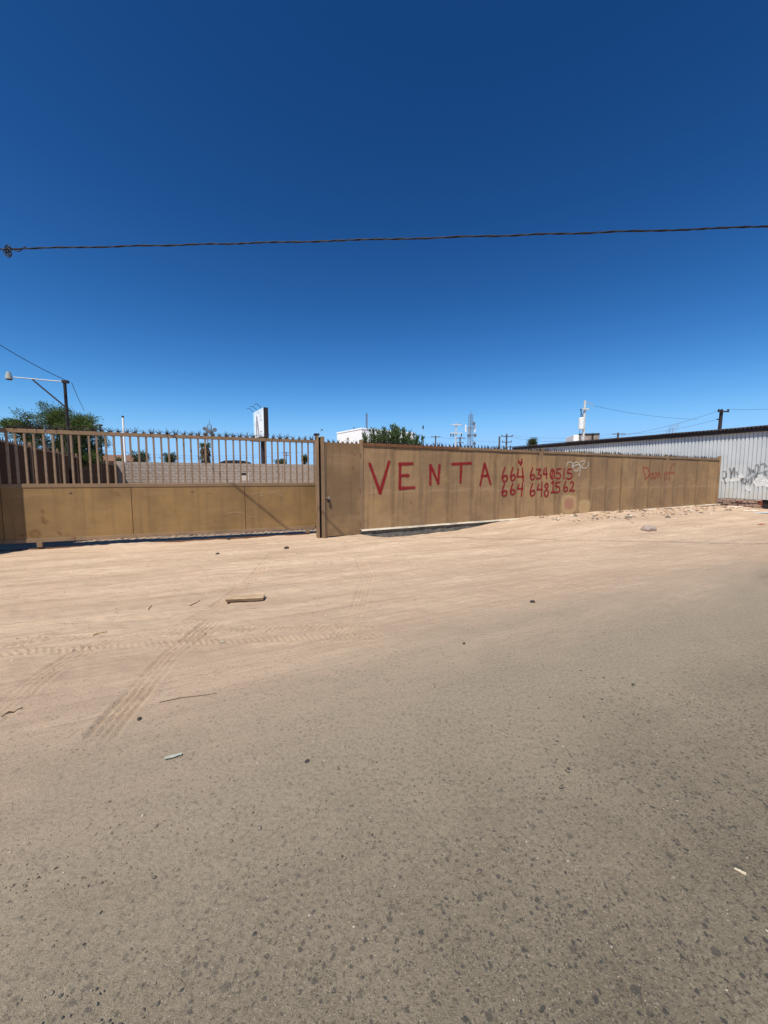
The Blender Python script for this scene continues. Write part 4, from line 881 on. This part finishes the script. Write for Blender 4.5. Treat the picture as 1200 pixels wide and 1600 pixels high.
# low dark vehicle roof beyond the block wall and rooftop structures
b = at(370, 740, 45); b.z = 0; e = tag(empty('trailer', b, .3), 'dark arched trailer roof just showing over the block wall', 'trailer'); zt = pz(719.5, 45)
prof = [(-1.7, .5), (-1.7, zt - .25), (-1.2, zt - .06), (0, zt), (1.0, zt - .08), (1.6, zt - .25), (1.7, .5)]
MB().add([(x, y, z) for y in (-.9, .9) for x, z in prof], [tuple(range(7)), tuple(range(7, 14))] + [(i, (i + 1) % 7, 7 + (i + 1) % 7, 7 + i) for i in range(7)]).build('body', M['dark'], e)
for x in (-1.1, 1.1): MB().tube([(x, -1.0, .35), (x, 1.0, .35)], .35, 14).build('wheel', M['black'], e)
b = at(915, 740, 50); b.z = 0; e = tag(empty('rooftop_structure', b, -.2), 'low weathered block building with a white corner behind the warehouse roof', 'building'); zt = pz(679, 50); K = 50 / 600
MB().box(-11 * K, 17 * K, 0, 4, -.1, zt, .02).build('wall', simple('dull_block', (.30, .25, .21), .95, 0, .35, 2), e)
MB().box(-19 * K, -11.05 * K, .2, 4, -.1, zt + .02, .02).build('tank_wall', M['whitep'], e); MB().box(-11 * K, 17.5 * K, -.1, 4.1, zt + .003, zt + .14, .01).build('roof_slab', M['roof'], e)
MB().box(6 * K, 9 * K, -.03, .0, zt - 1.2, zt).build('pier', M['dark'], e); MB().box(-9 * K, -6 * K, -.03, .0, zt - 1.2, zt).build('pier', M['galv'], e)
# far low roof left behind the fence
b = at(178, 740, 40); b.z = 0; e = tag(empty('tiled_house', b, .35), 'low brown-roofed house behind the fence corner and lamp post', 'house'); zt = pz(709, 40)
MB().box(-1.6, 1.6, 0, 4, -.1, zt - .7).build('wall', simple('tan_render', (.22, .15, .10), .9), e)
MB().add([(-1.8, -.3, zt - .75), (1.8, -.3, zt - .75), (1.8, 4.3, zt - .75), (-1.8, 4.3, zt - .75), (-1.5, 2, zt), (1.5, 2, zt)], [(0, 1, 5, 4), (2, 3, 4, 5), (1, 2, 5), (3, 0, 4), (0, 3, 2, 1)]).build('roof', simple('brown_tile', (.17, .09, .055), .9), e)
# power lines
def pole_top(k, dz, dx=0): o, zt = poles[k]; return (o.location.x + dx, o.location.y, zt - dz)
wl = [(pole_top('r', .15, -.4), pole_top('t', 4.2), .5, 'long wire sagging from the right pole to the transformer pole'),
      (pole_top('r', .0, .5), at(1320, 634, 40), .1, 'wire leaving the right pole past the picture edge'),
      (pole_top('t', .55, 1.0), at(1090, 655, 50), .3, 'faint wire from the stay of the transformer pole to the right'),
      (pole_top('t', 4.2), pole_top('three', .3), .5, 'wire between the transformer pole and the three-armed pole'),
      (pole_top('three', 1.4, -.8), pole_top('b', .3, .9), .3, 'wire between the three-armed pole and the double crossarm pole'),
      (pole_top('b', .2, -.9), pole_top('a', .2, .9), .2, 'wire between the double crossarm pole and the single crossarm pole'),
      (pole_top('a', .2, -.9), pole_top('g', .2, .7), .8, 'long wire from the single crossarm pole towards the billboard'),
      (pole_top('g', .2, -.7), at(140, 703, 60), .8, 'upper wire behind the gate bars on the left'),
      (pole_top('g', .7, -.5), at(140, 708, 60), .8, 'lower wire behind the gate bars on the left'),
      (pole_top('c', .2, 1), pole_top('r', 1.1, -.4), .5, 'faint wire from the middle pole top to the right pole'),
      (pole_top('three', .3, .8), pole_top('c', .25, -1), .6, 'faint wire over the far warehouse roof')]
for a, b, sg, lab in wl: wire('power_line', a, b, sg, .013, lab, 'power lines beyond the lot')

# ------------------------------------------------------------------ loose things on the ground
def rock_mesh(name, sx, sy, sz, seed, sub=3, rough=.18, flat_=.35):
    bm = bmesh.new(); bmesh.ops.create_icosphere(bm, subdivisions=sub, radius=1); r = random.Random(seed); o = Vector((r.uniform(0, 50),) * 3)
    from mathutils import noise as mn
    for v in bm.verts:
        n_ = mn.fractal(v.co * 1.1 + o, 1, 2, 4); v.co *= 1 + rough * n_; v.co.z = max(v.co.z, -flat_); v.co = Vector((v.co.x * sx, v.co.y * sy, (v.co.z + flat_) * sz))
    me = bpy.data.meshes.new(name); bm.to_mesh(me); bm.free(); me.shade_smooth(); return me
M['stone'] = simple('grey_stone', (.34, .265, .225), .9, 0, .3, 6, .6); M['darkstone'] = simple('dark_stone', (.045, .04, .036), .9, 0, .3, 9, .5)
def gpt(px, py):
    p = on_ground(px, py)
    for _ in range(4): p = on_ground(px, py, gz(p.x, p.y))
    return p
def stone(name, px, py, sx, sy, sz, mat, label, seed, rz=0, cat='stone', sink=.01):
    p = gpt(px, py); o = link(name, rock_mesh(name, sx, sy, sz, seed), mat); o.location = (p.x, p.y, gz(p.x, p.y) - sink); o.rotation_euler = (0, 0, rz); return tag(o, label, cat)
stone('boulder', 1013, 829, .22, .15, .13, M['stone'], 'rounded grey stone lying alone on the sand before the far end of the wall', 3, .1)
small = [(448, 857, .05, 'dark clod on the sand in front of the gate panel seam'), (340, 866, .035, 'small dark clod on the sand left of the other gate clods'), (357, 843, .05, 'dark lump close under the gate bottom rail'),
         (832, 941, .028, 'dark pebble alone on the pale sand right of centre'), (725, 1006, .014, 'small black pebble at the edge of the asphalt in the centre'), (218, 1124, .015, 'black pebble beside the ribbed tyre track'),
         (989, 1070, .011, 'little dark pebble on the right part of the asphalt'), (480, 1190, .012, 'grey pebble on the asphalt below the sand edge'), (158, 1428, .008, 'dark round pebble embedded in the asphalt at lower left'), (132, 1478, .008, 'dark pebble with pale rim at lower left')]
for k, (px, py, s_, lab) in enumerate(small): stone('pebble', px, py, s_ * 1.2, s_ * .9, s_ * .8, M['darkstone'], lab, 20 + k, k, 'pebble', s_ * .1)
# plank
t = NT('weathered_wood'); v = t.coord(); gr = t.noise(t.coord((1.5, 26, 26)), 1.5, 6, .65); c = t.mix(t.ramp(gr, .3, .7), (.27, .185, .105), (.47, .34, .21)); c = t.mix(t.ramp(t.noise(v, 9, 4), .5, .75, 0, .5), c, (.46, .36, .25))
M['wood'] = t.fin(c, .85, 0, t.bump(gr, .5, .006), .2)
p = gpt(383, 940); bm = bmesh.new(); bmesh.ops.create_cube(bm, size=1)
bmesh.ops.subdivide_edges(bm, edges=bm.edges[:], cuts=7, use_grid_fill=True); rr = random.Random(9)
for v_ in bm.verts:
    x, y, z = v_.co; wv = vnoise(np.array([x * 9. + 3]), np.array([y * 3. + z * 2]), 8)[0]
    und = (.5 - z) * .032 * (1 if abs(y) > .3 else 0) * (1 if y < 0 else -1)
    v_.co = Vector((x * .47 * (1 - .03 * (.5 - z)) + (.004 * wv if abs(x) > .49 else 0), y * (.19 + .012 * math.sin(x * 7)) + .006 * wv + und, (z + .5) * .05 * (1 - .10 * (abs(y) > .49)) + .003 * wv))
me = bpy.data.meshes.new('plank'); bm.to_mesh(me); bm.free(); pk = link('plank', me, M['wood']); pk.location = (p.x, p.y + .03, max(gz(p.x + dx_, p.y + .03 + dy_) for dx_ in (-.2, -.1, 0, .1, .2) for dy_ in (-.05, 0, .05)) + .002); pk.rotation_euler = (R(-2), 0, R(9)); bv = pk.modifiers.new('b', 'BEVEL'); bv.width = .004; bv.limit_method = 'ANGLE'
tag(pk, 'short weathered wooden plank lying on the sand', 'plank')
def stick(pa, pb, rad, label, mat, bend=.01):
    a, b = gpt(*pa), gpt(*pb); q = []
    for i in range(9):
        u = i / 8; c_ = a.lerp(b, u); q.append(Vector((c_.x, c_.y + bend * math.sin(u * 5), gz(c_.x, c_.y) + rad * .8)) - a)
    o = empty('stick', a); MB().tube(q, [rad * (1 - .5 * i / 8) for i in range(9)], 6).build('stem', mat, o, True); return tag(o, label, 'stick')
M['twig'] = simple('brown_twig', (.13, .09, .06), .9); M['ytwig'] = simple('yellow_straw', (.42, .32, .10), .8)
stick((249, 1098), (340, 1082), .0035, 'long thin brown stick on the ground right of the tyre tracks', M['twig'])
stick((2, 1117), (38, 1105), .006, 'short dark stick at the left edge by the tyre track', M['twig'])
stick((145, 993), (168, 987), .006, 'short yellowish straw on the sand above the lug tyre track', M['ytwig'])
stick((297, 947), (313, 938), .006, 'thin twig on the sand left of the plank', M['twig'])
stick((232, 953), (238, 946), .006, 'tiny upright-looking twig scrap far left of the plank', M['twig'])
def scrap(name, px, py, L_, W_, rz, mat, label, cat, seed=1, th=.004):
    p = gpt(px, py); bm = bmesh.new(); bmesh.ops.create_grid(bm, x_segments=6, y_segments=3, size=.5); r = random.Random(seed)
    for v_ in bm.verts: v_.co = Vector((v_.co.x * L_ + r.uniform(-.1, .1) * W_, v_.co.y * W_ * (1 - .5 * abs(v_.co.x)) + r.uniform(-.12, .12) * W_, .006 + r.uniform(0, .25) * W_ * .4))
    me = bpy.data.meshes.new(name); bm.to_mesh(me); bm.free(); o = link(name, me, mat); o.modifiers.new('s', 'SOLIDIFY').thickness = th; o.location = (p.x, p.y, gz(p.x, p.y) + .006); o.rotation_euler = (0, 0, rz); return tag(o, label, cat)
M['mint'] = simple('pale_plastic', (.36, .37, .31), .5); M['cardb'] = simple('buff_chip', (.55, .46, .32), .8); M['redp'] = simple('red_plastic', (.55, .12, .10), .5); M['greyp'] = simple('grey_plastic', (.40, .46, .47), .5); M['paper'] = simple('pale_paper', (.72, .66, .58), .8)
scrap('plastic_scrap', 271, 1184, .085, .022, .45, M['mint'], 'pale mint plastic scrap pressed into the dusty asphalt', 'litter', 2)
scrap('wood_chip', 1156, 1365, .035, .013, -.7, M['cardb'], 'pale buff chip on the asphalt at lower right', 'litter', 3)
scrap('paper_scrap', 348, 1005, .05, .02, .2, M['mint'], 'small pale scrap on the lug tyre track below the plank', 'litter', 4, .002)
scrap('plastic_scrap', 1190, 820, .35, .12, .3, M['redp'], 'faded red plastic scrap at the right edge near the warehouse', 'litter', 5)
scrap('plastic_scrap', 1192, 802, .7, .4, .2, M['greyp'], 'crumpled grey sheet scrap at the right edge below the warehouse', 'litter', 6, .02)
scrap('board_scrap', 1148, 792, .7, .2, .1, M['paper'], 'pale board scrap on the ground at the wall end by the bricks', 'litter', 7, .02)
scrap('board_scrap', 1172, 798, .6, .2, -.1, M['paper'], 'pale board scrap in front of the brick footing', 'litter', 8, .02)
scrap('paper_scrap', 1054, 811, .14, .1, .1, M['paper'], 'tiny white paper scrap among the rubble before the wall', 'litter', 9)
scrap('board_scrap', 1076, 801, .45, .15, .1, M['paper'], 'pale flat scrap on the rubble heap near the far end of the wall', 'litter', 10, .02)
chunks = [(982, 811, .22, 'grey-green concrete chunk half buried in the rubble before the wall', 'darkgrey'), (967, 812, .15, 'brown chunk left of the grey-green one in the rubble', 'stone'), (1043, 809, .2, 'dark broken chunk in the rubble right of the lone stone', 'darkgrey'), (1062, 805, .14, 'small tan chunk near the white paper scrap', 'stone'), (1095, 803, .15, 'greyish chunk in the rubble before the wall end', 'darkgrey'), (832, 806, .1, 'sandy lump against the footing where the kerb is buried', 'stone')]
M['darkgrey'] = simple('grey_rubble', (.17, .145, .115), .95, 0, .3, 8, .6)
for k, (px, py, s_, lab, mt) in enumerate(chunks): stone('concrete_chunk', px, py, s_ * .55, s_ * .42, s_ * .32, M[mt], lab, 60 + k, k * .7, 'rubble', s_ * .1)

# loose gravel, real stones far too many to count
def scatter(name, P, S_, mats, seed, kind='stuff'):
    r = np.random.default_rng(seed); n = len(P); ico = bmesh.new(); bmesh.ops.create_icosphere(ico, subdivisions=1, radius=1); base = np.array([v.co[:] for v in ico.verts]); fc = np.array([[v.index for v in f.verts] for f in ico.faces]); ico.free(); m = len(base)
    sc = np.stack([S_ * r.uniform(.7, 1.4, n), S_ * r.uniform(.6, 1.1, n), S_ * r.uniform(.35, .75, n)], 1); a = r.uniform(0, 6.28, n); jit = 1 + r.normal(0, .16, (n, m, 1))
    v = base[None] * jit * sc[:, None, :]; c, s_ = np.cos(a)[:, None], np.sin(a)[:, None]; v = np.stack([v[..., 0] * c - v[..., 1] * s_, v[..., 0] * s_ + v[..., 1] * c, v[..., 2]], -1) + P[:, None, :]
    f = (fc[None] + (np.arange(n) * m)[:, None, None]).reshape(-1, 3).astype(np.int32); me = bpy.data.meshes.new(name); co = v.reshape(-1, 3).astype(np.float32)
    me.vertices.add(len(co)); me.vertices.foreach_set('co', co.ravel()); me.loops.add(f.size); me.loops.foreach_set('vertex_index', f.ravel()); me.polygons.add(len(f)); me.polygons.foreach_set('loop_start', np.arange(0, f.size, 3, dtype=np.int32)); me.update(calc_edges=True)
    return tag(link(name, me, mats), kind=kind)
def gravel_mat(name, cols):
    t = NT(name); cr = t.n('ValToRGB'); t.l(t.island(), cr.inputs[0]); el = cr.color_ramp.elements; cr.color_ramp.interpolation = 'CONSTANT'
    while len(el) < len(cols): el.new(.5)
    for i, (p_, c_) in enumerate(cols): el[i].position = p_; el[i].color = (*c_, 1)
    return t.fin(cr.outputs[0], .85, 0, t.bump(t.noise(t.geo(), 200, 2), .3, .003), .2)
gm = gravel_mat('gravel', [(0, (.115, .098, .08)), (.35, (.16, .135, .105)), (.6, (.21, .175, .135)), (.86, (.075, .068, .06)), (.94, (.42, .37, .30))])
sm_ = gravel_mat('sand_grit', [(0, (.38, .275, .185)), (.5, (.30, .21, .145)), (.8, (.16, .115, .085)), (.93, (.60, .51, .40))])
n = 42000; uu = rng.uniform(-4.2, 6.5, n); vv = rng.uniform(-4.6, .9, n); gx = RP.x + uu * RU.x + vv * RN.x; gy = RP.y + uu * RU.y + vv * RN.y
dist_ = np.hypot(gx, gy); den = fbm(gx / .6, gy / .6, 3, 91); keep = (gy > .75) & (vv < -.55 - .5 * rng.random(n)) & (dist_ < 3.6) & (np.abs(gx) < gy * 1.05 + .3) & (rng.random(n) < .35 + .9 * np.clip(den + .1 + .35 * sstep(.5, -2.5, gx), 0, 1)); gx, gy = gx[keep], gy[keep]; dist_ = dist_[keep]
ss = .0022 + .0030 * rng.random(len(gx)) ** 2 + .0065 * (rng.random(len(gx)) < .05) * rng.random(len(gx)) + .0004 * np.clip(dist_ - 1.5, 0, 2)
zz = (terrain(gx[None], gy[None]) + tracks(gx[None], gy[None]))[0] + .006 * sstep(-.9, -1.7, vv[keep])
o = scatter('gravel', np.stack([gx, gy, zz + ss * .1], 1), ss, gm, 5); tag(o, 'fine loose gravel strewn over the dusty asphalt', 'gravel')
n = 5200; ex = rng.uniform(-2.6, 3.4, n); ey = .72 + 2.4 * rng.random(n) ** 1.7; ev = (ex - RP.x) * RN.x + (ey - RP.y) * RN.y; den = fbm(ex / .45, ey / .45, 3, 131) + .42 * sstep(-1.2, -2.6, ev) - .12
keep = (rng.random(n) < np.clip(den * 1.5, 0.0, 1)) & (ev < -1.0) & (np.abs(ex) < ey * 1.05 + .2); ex, ey = ex[keep], ey[keep]; ss = .0026 + .0075 * rng.random(len(ex)) ** 3 * sstep(-.8, -2.0, ev[keep])
zz = terrain(ex[None], ey[None])[0] + .006 * sstep(-1.0, -1.8, ev[keep])
o = scatter('embedded_stones', np.stack([ex, ey, zz - ss * .36], 1), ss, gravel_mat('dark_aggregate', [(0, (.060, .058, .052)), (.35, (.085, .080, .068)), (.7, (.050, .049, .047)), (.85, (.12, .105, .085))]), 12); tag(o, 'dark aggregate stones set flush in the worn asphalt', 'stones')
n = 9000; gx = rng.uniform(-9, 14, n); gy = rng.uniform(2.6, 15, n); rd = (gx - RP.x) * RN.x + (gy - RP.y) * RN.y; dw = -((gx - WALL.o.x) * WALL.n.x + (gy - WALL.o.y) * WALL.n.y); dg = -((gx - GATE.o.x) * GATE.n.x + (gy - GATE.o.y) * GATE.n.y)
keep = (rd > .1) & (dw > .2) & (dg > -.6) & (np.abs(gx) < gy * 1.1); gx, gy = gx[keep], gy[keep]; ss = .004 + .006 * rng.random(len(gx)) ** 3 + .0004 * gy; zz = (terrain(gx[None], gy[None]) + tracks(gx[None], gy[None]))[0]
o = scatter('sand_grit', np.stack([gx, gy, zz], 1), ss, sm_, 6); tag(o, 'small grit and clods lying in the pale sand', 'grit')
# rubble spill before the right half of the wall and the brick footing
n = 3800; tt = rng.uniform(6.5, 22.5, n); dd = np.abs(rng.normal(.75, .42, n)) + .17; den = fbm(tt / .9, dd / .5, 3, 71); kp = rng.random(n) < .25 + .9 * np.clip(den + .05, 0, 1); tt, dd = tt[kp], dd[kp]
gx = WALL.o.x + tt * WALL.u.x - dd * WALL.n.x; gy = WALL.o.y + tt * WALL.u.y - dd * WALL.n.y; ss = .010 + .065 * rng.random(len(gx)) ** 5
rm_ = gravel_mat('rubble_mix', [(0, (.40, .27, .17)), (.45, (.30, .17, .11)), (.62, (.20, .155, .12)), (.78, (.11, .095, .08)), (.9, (.55, .47, .38))])
zz = terrain(gx[None], gy[None])[0]; o = scatter('rubble', np.stack([gx, gy, zz + ss * .2], 1), ss, rm_, 8); tag(o, 'broken brick and stone rubble spilled along the right part of the wall', 'rubble')
